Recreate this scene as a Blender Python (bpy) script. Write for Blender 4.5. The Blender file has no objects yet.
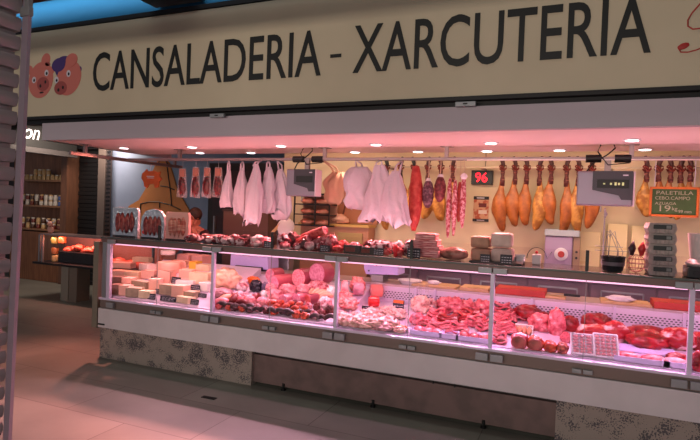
import bpy, bmesh, math, random
from mathutils import Vector, Matrix, noise
S = bpy.context.scene
COL = S.collection
PI = math.pi

# ------------------------------------------------------------------ camera
F_, YAW, PITCH, ROLL, CH = 540.0, 0.3993, -0.0182, 0.0376, 1.6235
FW = Vector((-math.sin(YAW)*math.cos(PITCH), math.cos(YAW)*math.cos(PITCH), math.sin(PITCH)))
R0 = Vector((math.cos(YAW), math.sin(YAW), 0)); U0 = R0.cross(FW)
RR = math.cos(ROLL)*R0 + math.sin(ROLL)*U0
UU = math.cos(ROLL)*U0 - math.sin(ROLL)*R0
CO = Vector((0, 0, CH))
cam = bpy.data.cameras.new('camera'); co = bpy.data.objects.new('camera', cam); COL.objects.link(co)
cam.sensor_width = 36; cam.lens = F_/700*36; cam.clip_start = 0.05; cam.clip_end = 100
m = Matrix((RR, UU, -FW)).transposed().to_4x4(); m.translation = CO; co.matrix_world = m
S.camera = co
def ray(x, y): return FW + (x-350)/F_*RR - (y-220)/F_*UU
def at(x, y, Y):
    d = ray(x, y); return CO + d*(Y/d.y)
def atz(x, y, Z):
    d = ray(x, y); return CO + d*((Z-CH)/d.z)
def mpp(p): return (Vector(p)-CO).dot(FW)/F_        # metres per pixel at a point

# ------------------------------------------------------------------ world, lights, exposure
w = bpy.data.worlds.new('world'); S.world = w; w.use_nodes = True
w.node_tree.nodes['Background'].inputs[0].default_value = (0.60, 0.62, 0.72, 1)
w.node_tree.nodes['Background'].inputs[1].default_value = 0.30
S.view_settings.view_transform = 'Standard'; S.view_settings.look = 'None'
S.view_settings.exposure = 0.0; S.view_settings.gamma = 1; S.view_settings.use_curve_mapping = False
def area(name, loc, target, sx, sy, power, col, spread=PI):
    l = bpy.data.lights.new(name, 'AREA'); l.shape = 'RECTANGLE'; l.size = sx; l.size_y = sy
    l.energy = power; l.color = col; l.spread = spread
    o = bpy.data.objects.new(name, l); COL.objects.link(o); o.location = loc
    o.rotation_euler = (Vector(target)-Vector(loc)).to_track_quat('-Z', 'Y').to_euler()
    return o
def spot(name, loc, target, power, col, ang=120, blend=0.8, rad=0.05):
    l = bpy.data.lights.new(name, 'SPOT'); l.energy = power; l.color = col
    l.spot_size = math.radians(ang); l.spot_blend = blend; l.shadow_soft_size = rad
    o = bpy.data.objects.new(name, l); COL.objects.link(o); o.location = loc
    o.rotation_euler = (Vector(target)-Vector(loc)).to_track_quat('-Z', 'Y').to_euler()
    return o
# unseen front fill added to light the sign, and the market aisle lamp
area('front_fill_light', (-2.6, -3.2, 2.05), (-2.6, 4, 2.6), 8.0, 0.18, 190, (1.0, 0.89, 0.76))
area('aisle_light', (-2.0, 3.3, 5.4), (-2.0, 3.0, 0), 7.0, .5, 30, (0.95, 0.95, .88))
# light strips under the front edge of the glass shelf (inside the display case)
D = 4.036; X0 = -4.3055; MOD = 1.25
for k in range(5):
    area('case_light', (X0+(k+.5)*MOD, 4.115, 1.185), (X0+(k+.5)*MOD, 4.50, 0.62), 1.18, 0.03, (4.8, 5.2, 5.4, 5.4, 5.4)[k],
         ((1, .50, .54), (1, .52, .68), (1, .52, .78), (1, .52, .80), (1, .52, .80))[k])
for k in range(5):
    area('case_rear_light', (X0+(k+.5)*MOD, 4.50, 1.225), (X0+(k+.5)*MOD, 3.0, 0.0), 1.18, 0.02, 7.5, ((1, .50, .56), (1, .50, .66), (1, .50, .76), (1, .50, .78), (1, .50, .78))[k], math.radians(75))
# recessed ceiling spots
SPOTS = [(192,146.5,4.72,0),(281,145.5,4.72,0),(376,144.5,4.72,0),(491,143,4.72,0),(632,139.5,4.66,0),
         (200,152,5.25,1),(251,153.5,5.28,1),(355,152,5.3,1),(418,151.5,5.3,1),(487,151,5.3,1),(559.5,150,5.28,1),(645,149,5.27,1)]
ZC = 2.245
spots = []
for x, y, Y, b in SPOTS:
    p = at(x, y, Y); spots.append((p.x, Y))
spots += [(-4.85, 4.72), (1.45, 4.70), (1.5, 5.27)]
for i, (x, y) in enumerate(spots):
    t = min(1, max(0, (x+4.6)/2.4))
    c = (1.0, 0.30+.08*t, 0.22+.18*t) if y < 5 else (1.0, 0.46+.18*t, 0.36+.16*t)
    if y < 5: spot('ceiling_spot_light', (x, y, ZC-0.02), (x, y-2.1, 0), 270, c, 95, 0.7, 0.05)
    else: spot('ceiling_spot_light', (x, y, ZC-0.02), (x, y+.15, 0), 18, c, 150, 0.6, 0.05)
# upward fill added along the top shelf's rear edge to brighten the canopy
for k in range(4):
    t = min(1, max(0, k/2))
    area('canopy_fill_light', (-3.55+1.55*k, 4.535, 1.275), (-3.55+1.55*k, 4.62, 3), 1.5, 0.02, 7.5, (1.0, .40+.08*t, .42+.14*t))
area('back_counter_light', (-1.3, 5.55, 2.2), (-1.3, 6.4, 1.2), 4.6, 0.1, 15, (1.0, .76, .52))
area('side_case_light', (-7.1, 6.26, 1.02), (-7.1, 6.42, .7), 1.9, .03, 15, (1, .42, .32))
area('neighbour_stall_light', (-8.0, 6.7, 2.7), (-8.9, 7.5, 1.4), 1.5, .3, 40, (1.0, .80, .66))

# ------------------------------------------------------------------ materials
MC = {}
def mat(name, c, rough=.5, metal=0, c2=None, scale=8, bump=0, emit=None, es=1, trans=0, sss=0, spec=.5, detail=3, pos=(.42, .62), kind='noise', stretch=None, c3=None):
    if name in MC: return MC[name]
    M = bpy.data.materials.new(name); M.use_nodes = True; nt = M.node_tree; N = nt.nodes; L = nt.links
    b = N['Principled BSDF']
    def lin(c): return tuple(((v/12.92) if v <= .04045 else ((v+.055)/1.055)**2.4) for v in c[:3])+(1,)
    b.inputs['Base Color'].default_value = lin(c); b.inputs['Roughness'].default_value = rough
    b.inputs['Metallic'].default_value = metal; b.inputs['Specular IOR Level'].default_value = spec
    if trans: b.inputs['Transmission Weight'].default_value = trans
    if sss:
        b.inputs['Subsurface Weight'].default_value = sss; b.inputs['Subsurface Scale'].default_value = .02
    if emit:
        b.inputs['Emission Color'].default_value = lin(emit); b.inputs['Emission Strength'].default_value = es
    if c2 or bump:
        tc = N.new('ShaderNodeTexCoord'); mp = N.new('ShaderNodeMapping'); L.new(tc.outputs['Object'], mp.inputs[0])
        if stretch: mp.inputs['Scale'].default_value = stretch
        if kind == 'noise':
            t = N.new('ShaderNodeTexNoise'); t.inputs['Scale'].default_value = scale; t.inputs['Detail'].default_value = detail
        elif kind == 'wave':
            t = N.new('ShaderNodeTexWave'); t.inputs['Scale'].default_value = scale; t.inputs['Distortion'].default_value = 6; t.inputs['Detail'].default_value = 2
        elif kind == 'voronoi':
            t = N.new('ShaderNodeTexVoronoi'); t.inputs['Scale'].default_value = scale
        L.new(mp.outputs[0], t.inputs['Vector'])
        fac = t.outputs['Distance'] if kind == 'voronoi' else t.outputs['Fac']
        if c2:
            r = N.new('ShaderNodeValToRGB'); r.color_ramp.elements[0].position = pos[0]; r.color_ramp.elements[1].position = pos[1]
            r.color_ramp.elements[0].color = lin(c); r.color_ramp.elements[1].color = lin(c2)
            if c3:
                e = r.color_ramp.elements.new(min(.98, pos[1]+.12)); e.color = lin(c3)
            L.new(fac, r.inputs[0]); L.new(r.outputs[0], b.inputs['Base Color'])
        if bump:
            bp = N.new('ShaderNodeBump'); bp.inputs['Strength'].default_value = bump; bp.inputs['Distance'].default_value = .01
            L.new(fac, bp.inputs['Height']); L.new(bp.outputs[0], b.inputs['Normal'])
    MC[name] = M
    return M
def glass_mat(name, tint=(.97, .95, .96), gloss=.06, rough=.02):
    M = bpy.data.materials.new(name); M.use_nodes = True; nt = M.node_tree; N = nt.nodes; L = nt.links
    N.remove(N['Principled BSDF']); out = N['Material Output']
    t = N.new('ShaderNodeBsdfTransparent'); t.inputs[0].default_value = (*tint, 1)
    g = N.new('ShaderNodeBsdfGlossy'); g.inputs['Roughness'].default_value = rough
    f = N.new('ShaderNodeFresnel'); f.inputs[0].default_value = 1.35
    mx = N.new('ShaderNodeMixShader'); ge = N.new('ShaderNodeNewGeometry'); iv = N.new('ShaderNodeMath'); iv.operation = 'SUBTRACT'; iv.inputs[0].default_value = 1; L.new(ge.outputs['Backfacing'], iv.inputs[1])
    mu = N.new('ShaderNodeMath'); mu.operation = 'MULTIPLY'; L.new(f.outputs[0], mu.inputs[0]); L.new(iv.outputs[0], mu.inputs[1])
    L.new(mu.outputs[0], mx.inputs[0]); L.new(t.outputs[0], mx.inputs[1]); L.new(g.outputs[0], mx.inputs[2])
    L.new(mx.outputs[0], out.inputs[0]); return M
GLASS = glass_mat('clear_glass')
def film_mat(name, c, a, rough=.15):
    M = bpy.data.materials.new(name); M.use_nodes = True; nt = M.node_tree; N = nt.nodes; L = nt.links
    b = N['Principled BSDF']; b.inputs['Base Color'].default_value = (*c, 1); b.inputs['Roughness'].default_value = rough
    t = N.new('ShaderNodeBsdfTransparent'); mx = N.new('ShaderNodeMixShader'); mx.inputs[0].default_value = a
    tc = N.new('ShaderNodeTexCoord'); n = N.new('ShaderNodeTexNoise'); n.inputs['Scale'].default_value = 30
    bp = N.new('ShaderNodeBump'); bp.inputs['Strength'].default_value = .8; bp.inputs['Distance'].default_value = .01
    L.new(tc.outputs['Object'], n.inputs['Vector']); L.new(n.outputs['Fac'], bp.inputs['Height']); L.new(bp.outputs[0], b.inputs['Normal'])
    L.new(t.outputs[0], mx.inputs[1]); L.new(b.outputs[0], mx.inputs[2]); L.new(mx.outputs[0], N['Material Output'].inputs[0]); return M
FILM = film_mat('plastic_film', (.75, .62, .62), .22)
CLEAR = film_mat('clear_plastic', (.8, .72, .8), .13, .1)

steel = mat('brushed_steel', (.62, .61, .62), .35, .8, bump=.1, scale=60, stretch=(1, 1, 12))
alu = mat('pale_aluminium', (.84, .78, .88), .4, .25)
clampm = mat('grey_metal', (.58, .58, .60), .45, .5)
darkm = mat('dark_metal', (.13, .12, .13), .5, .4)
black = mat('black_plastic', (.035, .033, .04), .45)
white = mat('white_plastic', (.86, .85, .86), .4)
cream = mat('cream_panel', (.82, .78, .80), .45, c2=(.79, .75, .77), scale=3)
slopem = mat('white_tray_steel', (.86, .80, .88), .3, .1)
brownrail = mat('brown_rail', (.48, .41, .39), .45, .3)
lilac = mat('lilac_casing', (.78, .72, .95), .4)
wood = mat('brown_wood', (.42, .25, .15), .55, c2=(.52, .33, .21), scale=5, stretch=(6, 6, .6), pos=(.35, .7))
paleboard = mat('pale_board', (.80, .66, .48), .5, c2=(.76, .61, .43), scale=6)
redboard = mat('red_board', (.75, .22, .18), .5, c2=(.70, .19, .16), scale=5)
signm = mat('sign_face', (.78, .72, .62), .5, c2=(.765, .705, .605), scale=2)
inkm = mat('sign_black', (.05, .045, .045), .5)
inkred = mat('sign_red', (.66, .16, .15), .5)
chalk = mat('chalk', (.66, .68, .56), .8)
cardw = mat('card_white', (.8, .78, .82), .6)

# ------------------------------------------------------------------ mesh helpers
def B(): return bmesh.new()
def box(b, c, s, rz=0, bev=0, rx=0, ry=0):
    M = Matrix.Translation(c) @ Matrix.Rotation(rz, 4, 'Z') @ Matrix.Rotation(rx, 4, 'X') @ Matrix.Rotation(ry, 4, 'Y') @ Matrix.Diagonal((s[0], s[1], s[2], 1))
    t = bmesh.new(); bmesh.ops.create_cube(t, size=1, matrix=M)
    if bev: bmesh.ops.bevel(t, geom=t.edges[:], offset=bev, segments=2, affect='EDGES', profile=.6)
    me = bpy.data.meshes.new('t'); t.to_mesh(me); t.free(); b.from_mesh(me); bpy.data.meshes.remove(me)
    return b
def tube(b, pts, rad, n=10, flat=1.0, cap=True):
    pts = [Vector(p) for p in pts]
    if not isinstance(rad, (list, tuple)): rad = [rad]*len(pts)
    rings = []
    up = Vector((0, 0, 1))
    for i, p in enumerate(pts):
        d = (pts[min(i+1, len(pts)-1)]-pts[max(i-1, 0)]).normalized()
        ref = up if abs(d.dot(up)) < .95 else Vector((0, 1, 0))
        a = d.cross(ref).normalized(); c = a.cross(d).normalized()
        rings.append([b.verts.new(p + a*math.cos(2*PI*k/n)*rad[i] + c*math.sin(2*PI*k/n)*rad[i]*flat) for k in range(n)])
    for i in range(len(rings)-1):
        for k in range(n):
            b.faces.new((rings[i][k], rings[i][(k+1) % n], rings[i+1][(k+1) % n], rings[i+1][k]))
    if cap:
        b.faces.new(rings[0][::-1]); b.faces.new(rings[-1])
    return b
def lathe(b, prof, c=(0, 0, 0), n=20, M=None):
    rings = []
    c = Vector(c)
    for r, z in prof:
        rings.append([b.verts.new((M @ Vector((r*math.cos(2*PI*k/n), r*math.sin(2*PI*k/n), z)) if M else Vector((r*math.cos(2*PI*k/n), r*math.sin(2*PI*k/n), z)))+c) for k in range(n)])
    for i in range(len(rings)-1):
        for k in range(n): b.faces.new((rings[i][k], rings[i][(k+1) % n], rings[i+1][(k+1) % n], rings[i+1][k]))
    b.faces.new(rings[0][::-1]); b.faces.new(rings[-1]); return b
def blob(b, c, r, amp=.18, seed=0, freq=2.2, sub=3, rot=None, crease=0):
    t = bmesh.new(); bmesh.ops.create_icosphere(t, subdivisions=sub, radius=1)
    sv = Vector((seed*3.17, seed*1.31, seed*.77))
    for v in t.verts:
        d = v.co.normalized(); k = 1 + amp*noise.noise(d*freq+sv) + amp*.4*noise.noise(d*freq*2.7+sv) - (crease*abs(noise.noise(d*freq*1.6-sv)) if crease else 0)
        q = Vector((d.x*r[0]*k, d.y*r[1]*k, d.z*r[2]*k))
        if rot: q = rot @ q
        v.co = q + Vector(c)
    me = bpy.data.meshes.new('t'); t.to_mesh(me); t.free(); b.from_mesh(me); bpy.data.meshes.remove(me); return b
def prism(b, pts, y0, y1):                       # outline in X,Z extruded along Y
    f = [b.verts.new((x, y0, z)) for x, z in pts]; g = [b.verts.new((x, y1, z)) for x, z in pts]
    n = len(pts); b.faces.new(f); b.faces.new(g[::-1])
    for i in range(n): b.faces.new((f[i], g[i], g[(i+1) % n], f[(i+1) % n]))
    return b
def obj(name, b, m, parent=None, smooth=False, loc=None):
    bmesh.ops.recalc_face_normals(b, faces=b.faces[:])
    me = bpy.data.meshes.new(name)
    if smooth:
        for f in b.faces: f.smooth = True
    b.to_mesh(me); b.free(); me.materials.append(m)
    if smooth == 'auto':
        me.set_sharp_from_angle(angle=math.radians(40))
    o = bpy.data.objects.new(name, me); COL.objects.link(o)
    if parent: o.parent = parent
    if loc is not None: o.location = loc
    return o
def tag(o, label, cat, group=None):
    o['label'] = label; o['category'] = cat
    if group: o['group'] = group
    return o
def thing(name, label, cat, loc=(0, 0, 0), rz=0, group=None):
    o = bpy.data.objects.new(name, None); COL.objects.link(o); o.location = loc; o.rotation_euler = (0, 0, rz)
    return tag(o, label, cat, group)
def struct(name, b, m, smooth=False):
    o = obj(name, b, m, None, smooth); o['kind'] = 'structure'; return o
def textmesh(s, x0, x1, z0, z1, depth=.004, slant=0, bold=0):
    cu = bpy.data.curves.new('t', 'FONT'); cu.body = s; cu.extrude = .01; cu.resolution_u = 4; cu.offset = bold
    t = bpy.data.objects.new('t', cu); COL.objects.link(t)
    me = bpy.data.meshes.new_from_object(t.evaluated_get(bpy.context.evaluated_depsgraph_get()))
    b = B(); b.from_mesh(me); bpy.data.meshes.remove(me); bpy.data.objects.remove(t)
    xs = [v.co.x for v in b.verts]; ys = [v.co.y for v in b.verts]
    ax, bx, ay, by = min(xs), max(xs), min(ys), max(ys)
    for v in b.verts:
        u = (v.co.x-ax)/(bx-ax); t_ = (v.co.y-ay)/(by-ay)
        v.co = Vector((x0+(x1-x0)*u+slant*t_, -depth if v.co.z > 0 else 0, z0+(z1-z0)*t_))
    return b
def copy_tree(o, parent=None):
    c = o.copy(); COL.objects.link(c)
    if parent: c.parent = parent
    for ch in list(o.children): copy_tree(ch, c)
    return c

# ================================================================== STRUCTURE
# floor: large stone-look tiles
M = bpy.data.materials.new('stone_floor_tiles'); M.use_nodes = True; nt = M.node_tree; N = nt.nodes; L = nt.links; bs = N['Principled BSDF']
tc = N.new('ShaderNodeTexCoord'); br = N.new('ShaderNodeTexBrick'); L.new(tc.outputs['Object'], br.inputs['Vector'])
br.offset = 0.5; br.inputs['Scale'].default_value = 1; br.inputs['Brick Width'].default_value = 1.2; br.inputs['Row Height'].default_value = .6
br.inputs['Mortar Size'].default_value = .004; br.inputs['Mortar Smooth'].default_value = .3
br.inputs['Color1'].default_value = (.235, .23, .20, 1); br.inputs['Color2'].default_value = (.195, .19, .165, 1); br.inputs['Mortar'].default_value = (.09, .08, .075, 1)
n1 = N.new('ShaderNodeTexNoise'); n1.inputs['Scale'].default_value = 2.2; n1.inputs['Detail'].default_value = 6; L.new(tc.outputs['Object'], n1.inputs['Vector'])
rm = N.new('ShaderNodeMapRange'); rm.inputs['To Min'].default_value = .7; rm.inputs['To Max'].default_value = 1.3; L.new(n1.outputs['Fac'], rm.inputs[0])
mx = N.new('ShaderNodeMix'); mx.data_type = 'RGBA'; mx.blend_type = 'MULTIPLY'; mx.inputs[0].default_value = 1
L.new(br.outputs['Color'], mx.inputs[6]); L.new(rm.outputs[0], mx.inputs[7]); L.new(mx.outputs[2], bs.inputs['Base Color']); bs.inputs['Roughness'].default_value = .38
bp = N.new('ShaderNodeBump'); bp.inputs['Strength'].default_value = .15; bp.inputs['Distance'].default_value = .01; L.new(n1.outputs['Fac'], bp.inputs['Height']); L.new(bp.outputs[0], bs.inputs['Normal'])
struct('floor', box(B(), (-3, 3, -.05), (26, 16, .1)), M)
darkhall = mat('dark_hall', (.10, .09, .10), .9)
struct('ceiling', box(B(), (-3, 3, 6.05), (26, 16, .1)), darkhall)
struct('wall_far', box(B(), (-3, 9.1, 3), (26, .2, 6)), mat('far_wall', (.20, .18, .19), .9))
wallm = mat('cream_wall', (.87, .80, .66), .55, c2=(.84, .77, .63), scale=2)
xw = at(283, 200, 6.34).x
struct('wall_back', box(B(), ((xw+2.4)/2, 6.4, 1.45), (2.4-xw, .12, 2.9)), wallm)
# blue grey wall behind the left end of the stall
xa = at(110, 200, 7.5).x; xb = at(283, 200, 7.5).x
struct('wall_side', box(B(), ((xa+xb)/2, 7.56, 1.4), (xb-xa, .12, 2.8)), mat('blue_grey_wall', (.50, .55, .65), .6, c2=(.47, .52, .62), scale=1.5))

# canopy ceiling above the stall
can = mat('canopy_white', (.93, .84, .84), .45)
xl = -5.3
b = B(); box(b, ((xl+2.2)/2, (4.09+5.42)/2, ZC+.03), (2.2-xl, 5.42-4.09, .06))
struct('ceiling_canopy', b, can)
b = B(); box(b, ((xl+2.2)/2, (5.42+6.34)/2, 2.42), (2.2-xl, .92, .05)); box(b, ((xl+2.2)/2, 5.43, 2.35), (2.2-xl, .02, .14))
struct('ceiling_rear', b, can)
b = B(); box(b, ((xl+2.2)/2, 4.06, 2.335), (2.2-xl, .06, .18)); box(b, (xl+.03, 5.0, 2.335), (.06, 1.9, .18))
struct('trim_canopy_fascia', b, mat('fascia_grey', (.72, .67, .71), .5))
b = B(); box(b, ((xl-.3+2.2)/2, 4.10, 2.455), (2.2-xl+.3, .08, .07))
struct('trim_sign_gap', b, darkm)

# ================================================================== SIGN
sg = thing('shop_sign', 'long beige signboard lettered CANSALADERIA - XARCUTERIA above the meat counter', 'sign', (-1.9, 4.03, 2.5))
SO = Vector((-1.9, 4.03, 2.5))
def sp(x, y): p = at(x, y, 3.99); return (p.x-SO.x, p.z-SO.z)
obj('board', box(B(), (0, 0, .44), (8.6, .07, .9), bev=.006), signm, sg)
obj('bottom_rail', box(B(), (0, .0, -.022), (8.6, .085, .03)), darkm, sg)
obj('top_rail', box(B(), (0, .0, .915), (8.6, .09, .04)), darkm, sg)
zl = (2.715-SO.z, 3.10-SO.z)
def lx(x, y): return at(x, y, 3.99).x - SO.x
for wd, xa_, xb_ in (('CANSALADERIA', (93, 70), (321, 60)), ('XARCUTERIA', (353, 55), (652, 25))):
    o = obj('lettering', textmesh(wd, lx(*xa_), lx(*xb_), zl[0], zl[1], bold=.006), inkm, sg, loc=(0, -.036, 0))
o = obj('dash', box(B(), ((lx(330, 60)+lx(341, 60))/2, -.038, 2.87-SO.z), (lx(341, 60)-lx(330, 60), .004, .028)), inkm, sg)
# red brush flourish at the right end
def spx(pts, r, name, m):
    b = B(); tube(b, [(sp(x, y)[0], -.037, sp(x, y)[1]) for x, y in pts], r, 6, 1); return obj(name, b, m, sg, True)
spx([(712, -8), (705, -2), (699, 5), (692, 13), (688, 20), (688, 26), (693, 29), (702, 28), (712, 25)], .005, 'red_flourish', inkred)
spx([(686, 45), (681, 46), (679, 49), (681, 52), (688, 52), (696, 50), (706, 46)], .0045, 'red_flourish', inkred)
bb = B(); p = sp(683.5, 46); blob(bb, (p[0], -.037, p[1]), (.036, .004, .02), 0, sub=2, rot=Matrix.Rotation(-.35, 3, 'Y')); obj('red_flourish', bb, inkred, sg, True)
# two pig heads
pk = mat('sign_pig_pink', (.76, .42, .38), .5); pkd = mat('sign_pig_snout', (.60, .28, .27), .5); pur = mat('sign_cap_purple', (.27, .18, .42), .5)
def disc(px, py, rx, ry, m, name, par, lay, rot=0, n=28):
    c = sp(px, py); k = mpp((c[0]+SO.x, 3.99, c[1]+SO.z)); b = B(); pts = []
    for i in range(n):
        a = 2*PI*i/n; x = 1.08*rx*math.cos(a); z = 1.13*ry*math.sin(a)
        pts.append((c[0]+1.28*k*(x*math.cos(rot)-z*math.sin(rot)), c[1]+k*(x*math.sin(rot)+z*math.cos(rot))))
    prism(b, pts, -.036-.0016*lay, -.03); return obj(name, b, m, par)
def pig(cx, cy, nm, cap):
    e = bpy.data.objects.new(nm, None); COL.objects.link(e); e.parent = sg
    if cap:
        disc(cx-1, cy-11, 10, 11, pur, 'cap', e, 1, .4); disc(cx+13, cy-9, 2.5, 3.5, pur, 'cap_knot', e, 1, -.4)
        disc(cx+3, cy-1, 12, 15.5, pk, 'face', e, 2, -.25)
        disc(cx-7, cy-14, 7, 6, pur, 'cap_front', e, 3, .5)
        disc(cx+6, cy-19, 5.5, 6, pk, 'ear', e, 4, -.5)
        disc(cx-5, cy+9, 6.4, 6, pkd, 'snout', e, 3, .3)
        for dx, dy in ((-7, 11), (-2.5, 8.5)): disc(cx+dx, cy+dy, 1, 1.5, inkm, 'nostril', e, 4)
        for dx, dy in ((-9, 1), (3, -5.5)):
            disc(cx+dx, cy+dy, 2, 3, cardw, 'eye', e, 3); disc(cx+dx+.3, cy+dy+.4, .9, 1.4, inkm, 'pupil', e, 4)
    else:
        disc(cx+5, cy-18, 4.5, 6, pk, 'ear', e, 1, -.2); disc(cx+7, cy-14, 2.6, 1.8, pkd, 'ear_shadow', e, 2, -.2)
        disc(cx-11, cy-8, 3, 4, pk, 'ear', e, 1)
        disc(cx, cy+2, 12.5, 16, pk, 'face', e, 2, -.15)
        disc(cx+10, cy-7.5, 3.5, 3.5, pk, 'cheek', e, 1)
        disc(cx+2.5, cy+6, 6.2, 6.2, pkd, 'snout', e, 3, .5)
        for dx, dy in ((0, 8), (5, 4)): disc(cx+dx, cy+dy, .9, 1.5, inkm, 'nostril', e, 4)
        for dx, dy in ((-6.5, 2), (6, -5)):
            disc(cx+dx, cy+dy, 2, 2.8, cardw, 'eye', e, 3); disc(cx+dx+.3, cy+dy+.4, .9, 1.4, inkm, 'pupil', e, 4)
        disc(cx+1, cy+14.5, 2.2, .8, inkm, 'mouth', e, 3, .1)
pig(40.5, 78, 'pig_head', False); pig(65.5, 79, 'pig_head', True)
# fixing brackets under the sign
for i, (x, y) in enumerate(((218.5, 116), (466, 104.5))):
    p = at(x, y, 4.0)
    t = thing('sign_bracket', ('small dark bracket under the sign above the word CANSALADERIA', 'small dark bracket under the sign below the word XARCUTERIA')[i].replace('above', 'below'), 'bracket', (p.x, 3.985, p.z))
    obj('plate', box(B(), (0, 0, 0), (.15, .03, .035), bev=.004), clampm, t); obj('screw', box(B(), (0, -.018, 0), (.03, .01, .01)), darkm, t)
# blue duct above the sign
t = thing('blue_duct', 'glossy blue round duct running above the signboard', 'duct', (-3.5, 4.25, 3.62))
obj('duct_pipe', tube(B(), [(-4.5, 0, 0), (3.2, 0, 0)], .19, 32), mat('glossy_blue', (.26, .55, .74), .30, .1), t, 'auto')
obj('duct_seam', tube(B(), [(2.9, 0, 0), (2.93, 0, 0)], .195, 32), darkm, t, 'auto')
p = at(165, 3, 4.0)
tag(obj('hanging_lamp_box', box(B(), (0, 0, 0), (.55, .2, .09), bev=.01), black, loc=(p.x+.12, 3.95, p.z+.03)), 'black box hanging over the blue duct at the top edge of the photo', 'box')

# unseen slab added overhead to shade the top of the sign
struct('ceiling_shade_slab', box(B(), (-2.5, .6, 2.83), (9, 1.6, .12)), darkhall)
area('duct_fill_light', (-3.6, 3.35, 3.95), (-3.6, 4.25, 3.66), 5, .1, 10, (.80, .94, 1.0), math.radians(55))  # fill added out of view to brighten the blue duct

# ================================================================== SHUTTER on the left
sh = thing('roller_shutter', 'ridged grey roller shutter with its guide post at the left edge', 'shutter', (-2.815, 2.0, 0))
SL = .048
slat = mat('shutter_metal', (.60, .56, .57), .4, .35)
b = B(); n = 30; zz = .0
prof = []
for i in range(n):
    z = i*.1
    for f, dx in ((0, -.035), (.13, -.035), (.16, .0), (.40, .010), (.62, .012), (.86, .004), (.90, -.035)):
        prof.append((z+f*.1, dx))
def lean(z): return (z-1.2)*.030
v0 = []; v1 = []
for z, dx in prof:
    v0.append(b.verts.new((dx-.03+lean(z), -.012, z))); v1.append(b.verts.new((dx-.03+lean(z), -1.5, z)))
for i in range(len(v0)-1): b.faces.new((v0[i], v0[i+1], v1[i+1], v1[i]))
c0 = [b.verts.new((v.co.x-.02, v.co.y, v.co.z)) for v in (v0[0], v0[-1], v1[-1], v1[0])]
b.faces.new(c0); obj('curtain', b, slat, sh, 'auto')
b = B()
for z0_, z1_ in ((0, 3.2),):
    M4 = Matrix.Shear('XY', 4, (0, 0))
    vs = []
    for z in (z0_, z1_):
        for dx, dy in ((-.02, -.010), (.026, -.010), (.026, .010), (-.02, .010)):
            vs.append(b.verts.new((dx+lean(z), dy, z)))
    for q in ((0, 1, 2, 3), (7, 6, 5, 4), (0, 4, 5, 1), (1, 5, 6, 2), (2, 6, 7, 3), (3, 7, 4, 0)): b.faces.new([vs[i] for i in q])
obj('guide_post', b, mat('post_metal', (.66, .60, .66), .45, .5), sh)
b = B(); box(b, (lean(2.6)+.005, -.005, 2.62), (.07, .03, .05), bev=.004); box(b, (lean(2.6)+.02, -.005, 2.7), (.03, .028, .12), bev=.004); obj('post_clip', b, clampm, sh)

# ================================================================== DISPLAY COUNTER
XE = 2.0                                   # counter continues past the frame
XLft = X0-.11
SLOPE = [.40, .30, .13, .11, .11]
DZ = .665
dc = thing('display_counter', 'long glass-fronted refrigerated meat counter with cream skirting and patterned plinth', 'counter')
def zdeck(x, y):
    k = int(min(4, max(0, (x-X0)//MOD))); return DZ+SLOPE[k]*(y-4.09)
def deckpt(px, py):
    best = None
    d = ray(px, py)
    for k in range(5):
        s = SLOPE[k]; t = (DZ-CH-s*4.09)/(d.z-s*d.y); p = CO+d*t
        if k == int(min(4, max(0, (p.x-X0)//MOD))): best = p
    if best is None: best = p
    if best.y > 4.84: best = at(px, py, 4.84)
    if best.y < 4.12: best = at(px, py, 4.12)
    best.z = zdeck(best.x, best.y); return best
# patterned plinth
M = bpy.data.materials.new('patterned_plinth_tile'); M.use_nodes = True; nt = M.node_tree; N = nt.nodes; L = nt.links; bs = N['Principled BSDF']
tc = N.new('ShaderNodeTexCoord'); vo = N.new('ShaderNodeTexVoronoi'); vo.inputs['Scale'].default_value = 85; L.new(tc.outputs['Object'], vo.inputs['Vector'])
no = N.new('ShaderNodeTexNoise'); no.inputs['Scale'].default_value = 7; no.inputs['Detail'].default_value = 4; L.new(tc.outputs['Object'], no.inputs['Vector'])
mr = N.new('ShaderNodeMapRange'); mr.inputs['From Min'].default_value = .40; mr.inputs['From Max'].default_value = .60; mr.inputs['To Min'].default_value = .12; mr.inputs['To Max'].default_value = .62; L.new(no.outputs['Fac'], mr.inputs[0])
lt = N.new('ShaderNodeMath'); lt.operation = 'LESS_THAN'; L.new(vo.outputs['Distance'], lt.inputs[0]); L.new(mr.outputs[0], lt.inputs[1])
mx = N.new('ShaderNodeMix'); mx.data_type = 'RGBA'; L.new(lt.outputs[0], mx.inputs[0]); mx.inputs[6].default_value = (.33, .26, .23, 1); mx.inputs[7].default_value = (.085, .07, .08, 1)
L.new(mx.outputs[2], bs.inputs['Base Color']); bs.inputs['Roughness'].default_value = .5
tile = M
xg0, xg1 = -2.67, -.09
b = B(); box(b, ((XLft-.11+xg0)/2, 4.20, .17), (xg0-XLft+.11, .08, .34)); obj('plinth', b, tile, dc)
b = B(); box(b, ((XE+xg1)/2, 4.20, .17), (XE-xg1, .08, .34)); obj('plinth', b, tile, dc)
kick = mat('rose_brown_board', (.47, .37, .36), .55, c2=(.40, .32, .31), scale=6)
kb = obj('kick_board', box(B(), ((xg0+xg1)/2, 4.21, .155), (xg1-xg0, .03, .25)), kick, dc)
for x in (-2.35, -1.5, -.6):
    obj('adjustable_foot', lathe(B(), [(.022, 0), (.022, .012), (.012, .018), (.012, .06)], (x, 4.19, 0), 12), black, dc)
obj('handle_hooks', box(box(B(), (-1.0, 4.19, .29), (.012, .012, .03)), (-.83, 4.19, .29), (.012, .012, .03)), black, dc)
obj('base_box', box(B(), ((XLft+XE)/2, 4.62, .42), (XE-XLft-.02, .72, .42)), mat('counter_body', (.35, .32, .33), .6), dc)
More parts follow.
